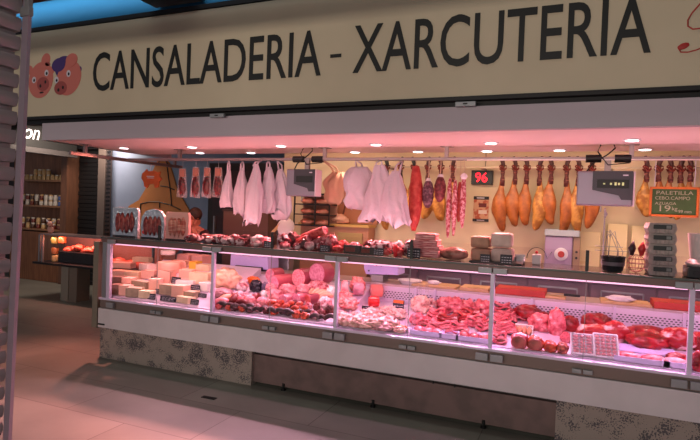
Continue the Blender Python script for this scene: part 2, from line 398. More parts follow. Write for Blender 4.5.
obj('skirting_panel', box(B(), ((XLft+XE)/2, 4.04, .448), (XE-XLft, .03, .192), bev=.004), cream, dc)
obj('corner_slot', box(B(), (XLft+.05, 4.022, .385), (.085, .006, .016)), black, dc)
obj('lower_rail', box(B(), ((XLft+XE)/2, 4.07, .588), (XE-XLft, .05, .085), bev=.004), brownrail, dc)
obj('sill', box(B(), ((XLft+XE)/2, 4.055, .642), (XE-XLft, .06, .022), bev=.004), alu, dc)
# end panel
obj('end_panel', box(box(B(), (XLft-.055, 4.055, .775), (.07, .05, .87)), (XLft-.055, 4.69, .31), (.06, 1.02, .62)), mat('end_panel_tan', (.46, .42, .37), .5), dc)
# sloped interior
b = B()
for k in range(5):
    xa_, xb_ = X0+k*MOD-(.06 if k == 0 else 0), X0+(k+1)*MOD; s = SLOPE[k]; z1 = DZ+s*.79
    vs = [b.verts.new(v) for v in ((xa_, 4.09, DZ-.004), (xb_, 4.09, DZ-.004), (xb_, 4.88, z1-.004), (xa_, 4.88, z1-.004), (xa_, 4.09, .55), (xb_, 4.09, .55), (xb_, 4.88, .55), (xa_, 4.88, .55))]
    for q in ((0, 1, 2, 3), (7, 6, 5, 4), (0, 4, 5, 1), (1, 5, 6, 2), (2, 6, 7, 3), (3, 7, 4, 0)): b.faces.new([vs[i] for i in q])
obj('display_deck', b, slopem, dc)
# air grille with punched holes at the rear
b = B(); box(b, ((XLft+XE)/2+.3, 4.905, .81), (XE-XLft-.6, .02, .2)); obj('air_grille', b, slopem, dc)
b = B()
x = X0+2*MOD-.6
while x < XE:
    for r_ in range(4):
        box(b, (x+(r_ % 2)*.0155, 4.893, .86-r_*.018), (.016, .004, .008))
    x += .031
obj('grille_holes', b, mat('hole_dark', (.16, .10, .16), .6), dc)
for x in (X0+2*MOD+.62, X0+3*MOD+.22, X0+3*MOD+.86, X0+4*MOD+.1, X0+2.35*MOD): obj('grille_post', box(B(), (x, 4.885, .82), (.022, .03, .2)), alu, dc)
obj('worktop', box(B(), ((XLft+XE)/2, 5.09, .915), (XE-XLft, .36, .03), bev=.005), mat('worktop_steel', (.74, .66, .66), .3, .3), dc)
obj('rear_body', box(B(), ((XLft+XE)/2, 5.12, .45), (XE-XLft, .26, .9)), mat('counter_rear', (.45, .40, .42), .6), dc)
# posts, glass, clamps
px_ = [X0, -3.04, -1.803, -.556, .695, 1.93]
for i, x in enumerate(px_):
    obj('post', box(B(), (x, 4.05, .93), (.03 if i else .045, .035, .56), bev=.003), alu, dc)
    if i == 0: obj('corner_frame', box(B(), (x-.06, 4.06, .93), (.05, .05, .56), bev=.003), steel, dc)
for i in range(5):
    xa_, xb_ = px_[i]+.02, px_[i+1]-.02
    obj('glass_pane', box(B(), ((xa_+xb_)/2, 4.033, .93), (xb_-xa_, .006, .55)), GLASS, dc)
    obj('pane_joint', box(B(), ((xa_+xb_)/2, 4.030, .93), (.004, .004, .55)), clampm, dc)
    lt_ = obj('latch', box(box(B(), ((xa_+xb_)/2+.0-.035, 4.03, .578), (.06, .03, .028), bev=.003), ((xa_+xb_)/2+.035, 4.03, .578), (.06, .03, .028), bev=.003), clampm, dc)
    obj('light_tube', box(B(), ((xa_+xb_)/2, 4.10, 1.192), (xb_-xa_, .014, .010)), mat('tube_lit', (1, .9, .97), .5, emit=(1, .74, .88), es=1.1), dc)
for i, x in enumerate(px_):
    for s in (-1, 1):
        if i == 0 and s < 0: continue
        obj('upper_clamp', box(B(), (x+s*.053, 4.018, 1.222), (.098, .022, .042), bev=.003), clampm, dc)
        obj('lower_clamp', box(B(), (x+s*.053, 4.022, .588), (.09, .03, .05), bev=.003), clampm, dc)
obj('side_glass', box(B(), (XLft+.03, 4.45, .93), (.006, .8, .55)), GLASS, dc)
obj('shelf_fascia', box(B(), ((XLft+XE)/2, 4.052, 1.228), (XE-XLft, .03, .048), bev=.003), mat('shelf_fascia_rose', (.45, .34, .33), .4, .3), dc)
obj('shelf_rail', box(B(), ((XLft+XE)/2, 4.04, 1.258), (XE-XLft, .02, .014), bev=.003), mat('shelf_rail_grey', (.34, .36, .35), .4, .4), dc)
obj('top_shelf', box(B(), ((XLft+XE)/2, 4.30, 1.256), (XE-XLft, .50, .012)), mat('smoked_glass', (.20, .14, .15), .15), dc)
for k in range(5):
    x = X0+MOD*(k+.5)
    obj('guard_peg', box(B(), (x, 4.05, 1.335), (.022, .02, .15), bev=.003), black, dc)
obj('guard_glass', box(B(), ((X0+XE)/2, 4.066, 1.335), (XE-X0, .006, .14)), GLASS, dc)
ZS = 1.2645

# ================================================================== BACK COUNTER
bcx0, bcx1 = at(376, 240, 6.1).x, 1.9
bc = thing('back_counter', 'mauve drawer counter with recessed handles behind the display case', 'cabinet', ((bcx0+bcx1)/2, 6.1, 0))
obj('body', box(B(), (0, .03, .5), (bcx1-bcx0, .4, 1.0)), mat('mauve_front', (.52, .42, .46), .5), bc)
obj('counter_slab', box(B(), (0, .0, 1.02), (bcx1-bcx0+.04, .48, .04), bev=.005), mat('pale_stone', (.80, .72, .62), .4), bc)
w_ = (bcx1-bcx0)/7
for k in range(7):
    x = -(bcx1-bcx0)/2+(k+.5)*w_
    d_ = obj('drawer', box(B(), (x, -.18, .86), (w_-.02, .02, .24), bev=.004), mat('mauve_front', (.5, .4, .45)), bc)
    h_ = B(); box(h_, (x, -.20, .915), (w_-.22, .02, .016)); box(h_, (x-(w_-.22)/2, -.2, .89), (.014, .02, .06)); box(h_, (x+(w_-.22)/2, -.2, .89), (.014, .02, .06)); obj('handle', h_, steel, d_)
    obj('door', box(B(), (x, -.18, .40), (w_-.02, .02, .6), bev=.004), mat('mauve_front', (.5, .4, .45)), bc)

# ================================================================== SPOT FIXTURES, RAILS
lampm = mat('lamp_lit', (1, .95, .95), .5, emit=(1, .90, .92), es=6)
ORD = ['first', 'second', 'third', 'fourth', 'fifth', 'sixth', 'seventh', 'eighth', 'ninth', 'tenth', 'eleventh', 'twelfth', 'thirteenth', 'fourteenth', 'fifteenth']
fr = sorted([s for s in spots if s[1] < 5]); rr_ = sorted([s for s in spots if s[1] > 5])
for lst, rn in ((fr, 'front'), (rr_, 'rear')):
    for i, (x, y) in enumerate(lst):
        t = thing('recessed_spotlight', f'round recessed ceiling spotlight, {ORD[i]} from the left in the {rn} row', 'spotlight', (x, y, ZC), 0, f'{rn} row of canopy spotlights')
        obj('trim_ring', lathe(B(), [(.065, 0), (.068, -.006), (.05, -.008), (.05, 0)], n=24), white, t)
        obj('lens', lathe(B(), [(.048, -.004), (.044, -.011), (.001, -.012)], n=24), lampm, t)
railm = mat('rail_metal', (.58, .50, .50), .35, .6)
t = thing('hanging_rail', 'long metal rail hung under the canopy carrying scales and bags', 'rail', (-1.5, 4.95, 2.13))
obj('rail_bar', box(B(), (0, 0, 0), (7.0, .035, .03), bev=.004), railm, t)
obj('lower_lip', box(B(), (1.9, -.02, -.012), (2.7, .012, .008)), mat('rail_light', (.9, .8, .8), .3, .2), t)
for x, y in ((632, 144), (447, 146.7), (325, 148.5), (180, 148.5)):
    X = at(x, y, 4.95).x+1.5
    h_ = B(); box(h_, (X, 0, .06), (.035, .03, .11)); box(h_, (X, 0, .112), (.11, .08, .006)); obj('ceiling_bracket', h_, railm, t)
t = thing('side_rail', 'metal rail running back along the left end of the canopy', 'rail', (-5.09, 5.1, 2.13))
obj('rail_bar', box(B(), (0, 0, 0), (.035, 1.8, .04), bev=.004), railm, t)
for y in (-.7, .75):
    h_ = B(); box(h_, (0, y, .06), (.03, .035, .11)); box(h_, (0, y, .112), (.08, .1, .006)); obj('ceiling_bracket', h_, railm, t)
YH = 6.0
t = thing('ham_rail', 'thin pale rail on the back wall from which the hams hang', 'rail', (-.6, YH, 2.145))
obj('rail_bar', tube(B(), [(-1.6, 0, 0), (2.4, 0, 0)], .011, 10), mat('pale_rail', (.82, .76, .66), .35, .3), t, True)
for x in (-1.5, -.4, .9, 2.2): obj('wall_bracket', box(B(), (x, .17, 0), (.02, .34, .02)), railm, t)

# ================================================================== HAMS
hamskin = mat('ham_skin', (.50, .26, .10), .42, c2=(.72, .42, .18), scale=16, bump=1.0, detail=5, pos=(.3, .7), c3=(.86, .62, .36))
hamskin2 = mat('ham_skin_pale', (.58, .36, .13), .45, c2=(.80, .58, .28), scale=16, bump=1.0, detail=5)
netm = mat('maroon_netting', (.32, .10, .10), .6, c2=(.60, .36, .30), scale=7, bump=.5, kind='wave', stretch=(.2, .2, 6))
hoofm = mat('dark_hoof', (.22, .08, .07), .5, c2=(.36, .16, .12), scale=30, bump=.5)
def ham(px, top, bot, wpx, label, group, Y=YH, seed=0, m=None, mir=1, nm='hanging_ham', black_hoof=False):
    p = at(px, 168, Y); k = mpp(p); L_ = (bot-168)*k; R_ = wpx*k/2*1.12
    t = thing(nm, label, 'ham', (p.x, Y, 2.145), 0, group)
    rnd = random.Random(seed); b = B(); rings = []
    prof = [(.22, .26), (.28, .30), (.34, .40), (.42, .60), (.50, .82), (.58, .97), (.65, 1.0), (.72, .93), (.79, .78), (.86, .62), (.92, .52), (.97, .38), (1.0, .12)]
    nn = 18
    for f, r in prof:
        cx = mir*R_*(.10*math.sin(f*PI)-.35*max(0, f-.72)*3)
        ring = []
        for j in range(nn):
            a = 2*PI*j/nn; kk = 1+.22*noise.noise(Vector((math.cos(a)*1.4, math.sin(a)*1.4, f*6+seed*3)))
            ring.append(b.verts.new((cx+math.cos(a)*R_*r*kk*(1+.18*mir*math.cos(a)), math.sin(a)*R_*r*kk*.75, -f*L_)))
        rings.append(ring)
    for i in range(len(rings)-1):
        for j in range(nn): b.faces.new((rings[i][j], rings[i][(j+1) % nn], rings[i+1][(j+1) % nn], rings[i+1][j]))
    b.faces.new(rings[0]); b.faces.new(rings[-1][::-1])
    obj('ham_meat', b, m or hamskin, t, True)
    obj('netted_shank', tube(B(), [(0, 0, -.0), (0, 0, -.08*L_), (0, 0, -.13*L_), (0.0, 0, -.2*L_), (0, 0, -.29*L_)], [.018, .023, .018, .027, .024], 12), netm if not black_hoof else mat('black_shank', (.12, .07, .06), .5, c2=(.3, .16, .1), scale=30), t, True)
    h_ = B(); tube(h_, [(0, 0, -.02), (0, -.0, .04), (mir*.012, -.01, .085), (mir*.02, -.02, .115)], [.02, .022, .026, .012], 10); obj('hoof', h_, hoofm if not black_hoof else black, t, True)
    h_ = B()
    for q in range(2):
        tube(h_, [(.036*math.cos(a)*1.0, .03*math.sin(a), .0+.022*math.sin(2*a+q)+(-.012 if q else 0)) for a in [2*PI*i/16 for i in range(17)]], .007, 6)
    obj('tied_cord', h_, mat('red_cord', (.45, .13, .10), .7), t, True)
    return t
HL = [(503, 232, 14), (515.5, 227, 14), (527, 226, 13), (540, 231, 14), (551.5, 225, 15), (567, 234, 14), (579, 233, 14), (592, 229, 13)]
for i, (x, bo, wd) in enumerate(HL):
    ham(x, 160, bo, wd, f'golden ham hanging on the wall, {ORD[i]} to the right of the red number display', 'hams right of the number display', seed=i+1, mir=(-1 if i in (0, 1, 4, 6) else -.6 if i == 2 else 1), m=hamskin2 if i in (3, 6) else None)
HR = [(647, 217, 13), (659, 216, 12), (671, 218, 12), (681, 220, 12), (691, 216, 11)]
for i, (x, bo, wd) in enumerate(HR):
    ham(x, 160, bo, wd, f'ham with red netted shank by the chalkboard, {ORD[i]} right of the lit scale', 'hams around the chalkboard', seed=i+21, mir=(1 if i % 2 else -1), m=hamskin2 if i in (0, 3) else None)
HLf = [(387, 231, 12), (401, 214, 12), (414, 222, 13), (428, 220, 15), (441, 222, 15), (453, 219, 12)]
for i, (x, bo, wd) in enumerate(HLf):
    ham(x, 160, bo, wd, f'yellow ham hanging behind the bags and sausages, {ORD[i]} from the left of its row', 'hams behind the bags and sausages', seed=i+41, m=hamskin2, mir=(1 if i % 2 else -1), black_hoof=i < 3)

# ================================================================== hanging goods on the front rail
YR = 4.95; ZR = 2.115
bagm = film_mat('bag_white', (.62, .55, .62), .93, .45)
def hook(t, z=0):
    obj('hook', tube(B(), [(0, -.0, .0), (0, 0, -.03), (.008, 0, -.04), (0, 0, -.05)], .003, 6), steel, t)
def bag(x0, x1, y0, y1, label, seed, m=None, Y=YR, dy=0, grp=None, nm='plastic_bag', shape=(.25, .5, .72, .88, .96, 1.0, 1.0)):
    Yb = Y+dy; p = at((x0+x1)/2, (y0+y1)/2, Yb); k = mpp(p); z0 = at((x0+x1)/2, y0, Yb).z; W = (x1-x0)*k*1.05; H = (y1-y0)*k
    t = thing(nm, label, 'bag', (p.x, Yb, z0), 0, grp)
    b = B(); nn = 40; rings = []; rnd = random.Random(seed); ph = [rnd.random()*6 for _ in range(5)]
    nr = 14
    for i in range(nr+1):
        f = i/nr; s = shape[min(len(shape)-1, int(f*(len(shape)-1)))]; q = f*(len(shape)-1)-int(f*(len(shape)-1))
        s2 = shape[min(len(shape)-1, int(f*(len(shape)-1))+1)]; s = s+(s2-s)*q
        sway = W*.07*math.sin(f*3+ph[0])
        ring = []
        for j in range(nn):
            a = 2*PI*j/nn
            fold = 1+.20*math.sin(5*a+ph[1]+f*2)*(.35+f*.5)+.10*math.sin(9*a+ph[2]-f*4)+.22*noise.noise(Vector((math.cos(a)*2, math.sin(a)*2, f*4+seed)))
            zz = -f*H
            if i >= nr-1: zz += H*.10*noise.noise(Vector((math.cos(a)*2.2, math.sin(a)*2.2, seed*1.7)))*1.6
            ring.append(b.verts.new((sway+math.cos(a)*W*.5*s*(1+(fold-1)*.8), math.sin(a)*W*.24*s*(1+(fold-1)*1.5), zz)))
        rings.append(ring)
    for ri, ring in enumerate(rings):
        for v in ring: v.co.x += W*.16*noise.noise(Vector((v.co.x*3/W, seed*2.3, v.co.z*4/H)))*(.3+ri/nr); v.co.z += H*.07*noise.noise(Vector((v.co.x*5/W, seed*1.3, 3.3)))*ri/nr
    for i in range(nr):
        for j in range(nn): b.faces.new((rings[i][j], rings[i][(j+1) % nn], rings[i+1][(j+1) % nn], rings[i+1][j]))
    b.faces.new(rings[0]); b.faces.new(rings[-1][::-1])
    obj('bag_body', b, m or bagm, t, 'auto' if False else True)
    h_ = B(); zt = max(.03, ZR-z0)
    for s in (-1, 1):
        tube(h_, [(s*W*.10, 0, -.02), (s*W*.10, -dy*.3, zt*.5), (s*W*.02, -dy, zt)], [.012, .009, .006], 6)
    obj('bag_handles', h_, m or bagm, t, True)
    return t
# clear packs of sliced ham
def slicepack(x0, x1, y0, y1, label, seed, n=1):
    p = at((x0+x1)/2, y0, YR); k = mpp(p); W = (x1-x0)*k; H = (y1-y0)*k
    t = thing('ham_pack', label, 'pack', (p.x, YR, p.z), 0, 'clear packs of ham on the rail')
    b = B(); prism(b, [(-W*.28, 0), (W*.28, 0), (W*.36, -H*.3), (W*.5, -H*.85), (W*.46, -H), (-W*.5, -H*.97), (-W*.46, -H*.7), (-W*.32, -H*.25)], -.008, .008); obj('film', b, FILM, t)
    b = B()
    for i in range(n):
        blob(b, ((-.12+.24*i)*W if n > 1 else 0, 0, -H*.62), (W*(.36 if n == 1 else .22), .022, H*.33), .35, seed+i)
    obj('ham_slices', b, mat('dark_ham', (.26, .04, .05), .4, c2=(.44, .10, .11), scale=25), t, True)
    obj('pack_card', box(B(), (0, 0, -H*.17), (W*.5, .024, H*.26)), mat('pack_card_pink', (.62, .40, .34), .5), t)
    h_ = B(); tube(h_, [(0, 0, -.005), (0, 0, ZR-p.z)], .003, 6); obj('hook', h_, steel, t)
slicepack(176.5, 189, 168, 198, 'clear pack of dark sliced ham, leftmost on the front rail', 1)
slicepack(190, 202, 167, 198, 'clear pack of sliced ham, second from the left on the front rail', 2)
slicepack(201.5, 213, 167, 198, 'clear pack of sliced ham, third from the left on the front rail', 3)
slicepack(212, 225, 167, 198, 'wide clear pack with two red ham pieces left of the bags', 4, 2)
bag(222, 234, 170, 206, 'narrow pinkish carrier bag just right of the ham packs', 11)
bag(234, 249, 168, 213, 'second carrier bag from the left, hanging on the rail', 12)
bag(245, 263, 164, 222, 'longest white carrier bag with ragged bottom, hanging left of the left scale', 13, dy=-.12)
bag(259, 276, 167, 211, 'white carrier bag with upright handles between two longer bags', 14)
bag(270, 290, 169, 217, 'crumpled white carrier bag tucked behind the left scale', 15, dy=.08)
bag(325, 348, 172, 203, 'beige cloth-like bag hanging right of the left scale', 16, m=mat('beige_cloth', (.80, .64, .52), .8, bump=.4, scale=20), dy=.35, shape=(.5, .8, .95, 1, .95, .8, .6))
bag(344, 374, 167, 207, 'large tilted white bag, first of the three big bags right of centre', 17, dy=.1, shape=(.55, .85, .95, .9, .9, .85, .8))
bag(364, 391, 165, 220, 'biggest white bag, middle of the three big bags', 18, dy=-.05, shape=(.35, .6, .85, .95, 1, 1, 1))
bag(384, 408, 171, 222, 'rounded white bag, rightmost of the three big bags', 19, dy=-.15, shape=(.3, .6, .85, .98, 1, 1, .95))
# cured pieces and fuets
def cured(px, y0, y1, wpx, label, m, seed, nm='cured_sausage', Y=YR, grp=None, capm=None, bow=0.0):
    p = at(px, y0, Y); k = mpp(p); H = (y1-y0)*k; R_ = wpx*k/2
    t = thing(nm, label, 'sausage', (p.x, Y, p.z), 0, grp)
    n = 12; pts = []; rad = []
    for i in range(n+1):
        f = i/n; pts.append((bow*math.sin(f*PI), 0, -H*f)); rad.append(R_*max(.12, min(1, math.sin(PI*min(1, f*.92+.06))**.45))*(1+.12*noise.noise(Vector((seed, f*7, 0)))))
    obj('casing', tube(B(), pts, rad, 14, .8), m, t, True)
    h_ = B(); tube(h_, [(0, 0, .0), (0, 0, max(.02, ZR-p.z))], .004, 6); obj('string', h_, mat('string', (.8, .7, .6), .8), t)
    if capm: obj('tied_top', blob(B(), (0, 0, -.005), (.03, .02, .035), .4, seed, sub=2), capm, t, True)
redcured = mat('red_cured', (.66, .14, .13), .5, c2=(.78, .34, .28), scale=22, bump=.4, pos=(.4, .7))
purplecured = mat('purple_cured', (.30, .14, .20), .55, c2=(.52, .38, .42), scale=40, bump=.3)
mottled = mat('mottled_fuet', (.62, .20, .24), .6, c2=(.86, .66, .68), scale=45, bump=.2)
whitem = mat('white_knot', (.92, .88, .9), .5)
cured(416, 166, 231, 14, 'long red cured loin hanging right of the white bags', redcured, 1, 'cured_loin', bow=.01)
cured(428.5, 181, 208, 12, 'short dark purple salami with white knot beside the red loin', purplecured, 2, capm=whitem)
cured(440.5, 177, 202, 12, 'short dark red salami hanging between purple salami and fuets', mat('darkred_cured', (.36, .10, .12), .5, c2=(.5, .22, .24), scale=30), 3, capm=whitem)
cured(450, 178, 238, 5.5, 'thin mottled dry sausage, leftmost of the long bunch', mottled, 4, 'dry_sausage', grp='bunch of long thin sausages')
cured(455.5, 180, 236, 5.5, 'thin mottled dry sausage, second of the long bunch', mottled, 5, 'dry_sausage', Y=YR-.04, grp='bunch of long thin sausages')
cured(460, 182, 222, 5.5, 'red-faced dry sausage, third of the long bunch', redcured, 6, 'dry_sausage', grp='bunch of long thin sausages')
cured(464, 176, 228, 6, 'pale pink dry sausage with tag, rightmost of the long bunch', mottled, 7, 'dry_sausage', Y=YR-.03, grp='bunch of long thin sausages', capm=whitem)
# orange pig plaque on the side rail
p = at(151, 178, 5.0); k = mpp(p)
yp = 5.0*5.09/-p.x; p = at(151, 178, yp)
t = thing('pig_plaque', 'orange pig-shaped plaque hanging from the side rail', 'plaque', (p.x, yp, p.z))
o_ = [(-11, 0), (-10, 4), (-7, 6), (-5, 8), (-4, 6), (4, 6.5), (8, 5), (11, 6), (10, 2), (13, -1), (10, -3), (9, -8), (5, -9), (4, -5), (-2, -6), (-4, -9), (-7, -8), (-8, -4)]
obj('pig_outline', prism(B(), [(x*k*1.2, z*k*1.2) for x, z in o_], -.008, .008), mat('orange_board', (.80, .36, .14), .5, c2=(.74, .31, .12), scale=9), t)
obj('plaque_lettering', box(box(B(), (-.0, -.012, .02), (.12, .006, .010)), (.005, -.012, .0), (.10, .006, .008)), cardw, t)
obj('cord', tube(B(), [(-.03, 0, .06), (0, 0, 2.12-p.z)], .003, 6), cardw, t)

# ------------------------------------------------------------------ hanging scales
def scale(x0, x1, y0, y1, label, lit):
    p = at((x0+x1)/2, (y0+y1)/2, YR-.02); k = mpp(p); W = (x1-x0)*k; H = (y1-y0)*k
    t = thing('hanging_scale', label, 'scale', (p.x, YR-.04, p.z))
    casing = mat('scale_casing', (.50, .47, .52), .35, .35); dk = mat('scale_dark', (.20, .18, .22), .4)
    obj('casing', box(B(), (0, 0, 0), (W, .16, H), bev=.012), casing, t)
    pn = obj('control_panel', prism(B(), [(-W*.22, H*.5), (W*.5-.006, H*.5), (W*.5-.006, -H*.32), (W*.30, -H*.32), (W*.25, -H*.2), (-W*.22, -H*.05)], -.088, -.07), dk, t)
    obj('display_window', box(B(), (W*.14, -.09, H*.13), (W*.56, .006, H*.24), bev=.002), black, pn)
    b = B()
    if lit:
        for q, s in ((-.06, .3), (.06, .5), (.14, .9), (.20, .6), (.27, .9)): box(b, (W*q+.02, -.095, H*.13), (W*.035, .004, H*.08*s+.004))
        obj('display_digits', b, mat('scale_digits', (.7, .75, .5), .5, emit=(.7, .7, .5), es=.6), pn)
    else: b.free()
    obj('maker_badge', box(B(), (W*.36, -.09, H*.38), (W*.09, .005, H*.035)), cardw, pn)
    obj('edge_trim', box(B(), (W*.5+.006, -.02, 0), (.012, .13, H*.98), bev=.003), mat('pale_trim', (.82, .74, .78), .4), t)
    top = ZR-p.z
    obj('hanger_arm', box(B(), (W*.05, .03, H*.5+(top-H*.5)/2+.01), (.05, .03, top-H*.5+.02)), railm, t)
    for s in (-1, 1): obj('rail_clamp', tube(B(), [(W*.05+s*.05, .04, top+.015), (W*.05+s*.17, .04, top+.015)], .033, 12), black, t, 'auto')
    obj('power_cable', tube(B(), [(W*.05-.16, .04, H*.5), (W*.05-.12, .03, top-.03), (W*.05, .02, top+.05), (W*.05+.05, .03, top+.10), (W*.05+.04, .04, ZC-p.z)], .006, 6), black, t, True)
    obj('power_cable', tube(B(), [(W*.05+.16, .04, top-.02), (W*.05, .0, top-.04), (W*.05-.08, .02, top+.07), (W*.05-.06, .04, ZC-p.z)], .005, 6), black, t, True)
    obj('pan_hook', tube(B(), [(-.02, 0, -H*.5), (-.02, 0, -H*.5-.05)], .006, 6), steel, t)
scale(289, 321, 170, 196.5, 'grey hanging scale with dark blank display among the white bags', False)
scale(579, 629, 172, 206, 'grey hanging scale with lit display in front of the right-hand hams', True)
# weighing pole beneath the right-hand scale
p = at(605, 208, YR)
t = thing('hanging_hook_rod', 'thin steel rod hanging below the right-hand scale', 'rod', (p.x, YR, p.z))
obj('rod', tube(B(), [(0, 0, .0), (0, 0, -.42)], .006, 8), steel, t); obj('hook', tube(B(), [(0, 0, -.02), (.012, 0, -.05), (0, 0, -.08)], .010, 8), steel, t)
# chalkboard
p = at(673.5, 202, YR-.02); k = mpp(p); W = 43*k; H = 30*k
t = thing('chalkboard', 'green chalkboard with orange wooden frame and chalk price text', 'sign', (p.x, YR-.03, p.z), -.02)
obj('board', box(B(), (0, 0, 0), (W-.02, .01, H-.02)), mat('chalk_green', (.22, .34, .16), .7, c2=(.25, .38, .19), scale=8), t)
b = B()
for s in (-1, 1): box(b, (0, -.003, s*(H/2-.009)), (W, .022, .018), bev=.003); box(b, (s*(W/2-.009), -.003, 0), (.018, .022, H), bev=.003)
obj('frame', b, mat('orange_frame', (.80, .42, .14), .5), t)
for s_, a0, a1, z0_, z1_ in (('PALETILLA', -.36, .38, .24, .36), ('CEBO.CAMPO', -.38, .32, .07, .18), ('AZUAGA', -.38, .05, -.10, -.01), ('19', -.28, -.06, -.32, -.12), ('kg', -.03, .08, -.32, -.16), ('99 mm', .1, .36, -.36, -.26)):
    obj('chalk_lettering', textmesh(s_, a0*W, a1*W, z0_*H, z1_*H, .003), chalk, t, loc=(0, -.0055, 0))
obj('hanging_cord', tube(B(), [(-W*.4, 0, H/2), (-W*.4, 0, ZR-p.z)], .003, 6), cardw, t); obj('hanging_cord', tube(B(), [(W*.4, 0, H/2), (W*.4, 0, ZR-p.z)], .003, 6), cardw, t)
# number display on the wall
p = at(482, 177.5, 6.28); k = mpp(p); W = 21*k; H = 14*k
t = thing('queue_number_display', 'black box showing red number 96 on the back wall', 'display', (p.x, 6.30, p.z))
obj('casing', box(B(), (0, 0, 0), (W, .07, H), bev=.005), black, t)
obj('digits', textmesh('96', -W*.30, W*.26, -H*.34, H*.34, .003), mat('red_digits', (1, .05, .15), .5, emit=(1, .06, .16), es=3), t, loc=(0, -.037, 0))
obj('cable', tube(B(), [(W*.1, 0, H/2), (W*.14, 0, H/2+.12), (W*.12, .0, H/2+.24)], .004, 6), black, t)
p = at(481, 209, 6.33); k = mpp(p); W = 15*k; H = 25*k
t = thing('wall_poster', 'small poster with dark bands and food pictures under the number display', 'poster', (p.x, 6.33, p.z))
obj('sheet', box(B(), (0, 0, 0), (W, .006, H)), mat('poster_cream', (.80, .62, .48), .6, c2=(.70, .34, .22), scale=14, pos=(.5, .56)), t)
b = B(); box(b, (0, -.005, H*.44), (W, .004, H*.13)); obj('dark_band', b, black, t); obj('dark_band', box(B(), (0, -.005, -H*.45), (W*1.05, .004, H*.11)), black, t)
b = B(); box(b, (-W*.05, -.008, H*.44), (W*.5, .002, .012)); box(b, (0, -.008, -H*.45), (W*.5, .002, .008)); obj('band_lettering', b, cardw, t)
obj('picture', box(B(), (W*.1, -.005, H*.15), (W*.5, .003, H*.16)), mat('poster_dark', (.38, .12, .10), .6), t)
obj('picture', box(B(), (W*.12, -.005, -H*.12), (W*.55, .003, H*.15)), mat('poster_pale', (.86, .80, .74), .6), t)

# ================================================================== ITEMS ON TOP SHELF
def shx(px, py=240, Y=4.25): return at(px, py, Y).x
def size(px0, px1, py0, py1, Y):
    p = at((px0+px1)/2, py1, Y); k = mpp(p)
    return at((px0+px1)/2, py1, Y), abs(at(px1, py1, Y).x-at(px0, py1, Y).x), (py1-py0)*k
silver = mat('silver_film', (.80, .82, .86), .22, .6, bump=1.2, scale=35)
pinkcard = mat('pink_card', (.92, .66, .62), .5)
hamred = mat('sliced_ham_red', (.48, .10, .09), .4, c2=(.66, .28, .24), scale=30, bump=.5)
def standpack(x0, x1, y0, y1, label, m, inner, rnd=False, dot=False):
    p, W, H = size(x0, x1, y0, y1, 4.24)
    t = thing('standing_ham_pack', label, 'pack', (p.x, 4.24, ZS))
    b = B()
    pts = [(-W/2, 0), (W/2, 0), (W/2, H*.9), (W*.46, H), (-W*.48, H), (-W/2, H*.95)] if not rnd else [(W*.5*math.cos(a), H*.5+H*.5*math.sin(a)) for a in [-.9+i*(PI+1.8)/16 for i in range(17)]]
    if rnd: pts = [(W*.46, 0), (W*.5, H*.4), (W*.46, H*.75), (W*.3, H*.94), (0, H), (-W*.3, H*.92), (-W*.46, H*.72), (-W*.5, H*.4), (-W*.44, 0)]
    prism(b, pts, -.012, .02); obj('wrapper', b, m, t)
    b = B(); r = random.Random(int(x0))
    for i in range(4): blob(b, ((-.27+.18*i)*W, -.016, H*(.48 if not rnd else .42)), (W*.11, .008, H*.33), .3, i+x0, sub=2)
    obj('ham_slices', b, inner, t, True)
    if dot: obj('red_sticker', lathe(B(), [(.02, 0), (.02, .003)], (-W*.35, -.014, H*.2), 14, Matrix.Rotation(PI/2, 4, 'X')), mat('red_sticker', (.9, .1, .1), .5), t)
    obj('stand_foot', box(B(), (0, 0, .006), (W*.8, .08, .012)), darkm, t)
standpack(113, 138, 205, 234, 'upright silver pack of sliced ham at the left end of the shelf', silver, hamred)
standpack(141, 165, 206.5, 236, 'round-topped silver pack with red sticker, second on the shelf', silver, hamred, True, True)
standpack(166, 189, 209, 237, 'pink-framed pack of layered sliced bacon, third on the shelf', pinkcard, mat('streaky', (.74, .30, .24), .4, c2=(.90, .64, .55), scale=6, stretch=(1, 1, 14)))
# cured cuts and packs, (x0,x1,y0,y1, kind, label)
SH = []
darkcut = mat('dark_cured_cut', (.28, .08, .09), .4, c2=(.50, .20, .20), scale=20, bump=.4)
pinkcut = mat('pink_cured_cut', (.66, .20, .26), .35, c2=(.92, .64, .66), scale=22, bump=.8, pos=(.4, .6))
redcut = mat('red_sausage', (.72, .16, .17), .4, c2=(.86, .42, .40), scale=28, bump=.2)
whitecut = mat('white_fat', (.80, .46, .50), .4, c2=(.95, .84, .84), scale=22, bump=.8, pos=(.4, .56))
vac = mat('vacuum_pack', (.46, .14, .17), .2, c2=(.92, .80, .82), scale=22, bump=1, pos=(.45, .6))
def lump(x0, x1, y0, y1, m, label, seed, nm='cured_meat', cat='meat', Y=4.27, grp=None, amp=.22, cut=None, rz=0):
    p, W, H = size(x0, x1, y0, y1, Y)
    b = blob(B(), (0, 0, H*.5), (W*.5, min(.09, W*.45), H*.55), amp*1.5, seed, crease=.5, rot=Matrix.Rotation(rz, 3, 'Y') if rz else None)
    for v in b.verts: v.co.z = max(0, v.co.z)
    if cut is None:
        o = obj(nm, b, m, None, True, (p.x, Y, ZS)); tag(o, label, cat, grp)
    else:
        t = thing(nm, label, cat, (p.x, Y, ZS), 0, grp); obj('meat', b, m, t, True)
        obj('wrapping_label', box(B(), (0, -min(.09, W*.45), H*.4), (W*.3, .012, H*.4), rx=.1), cut, t)
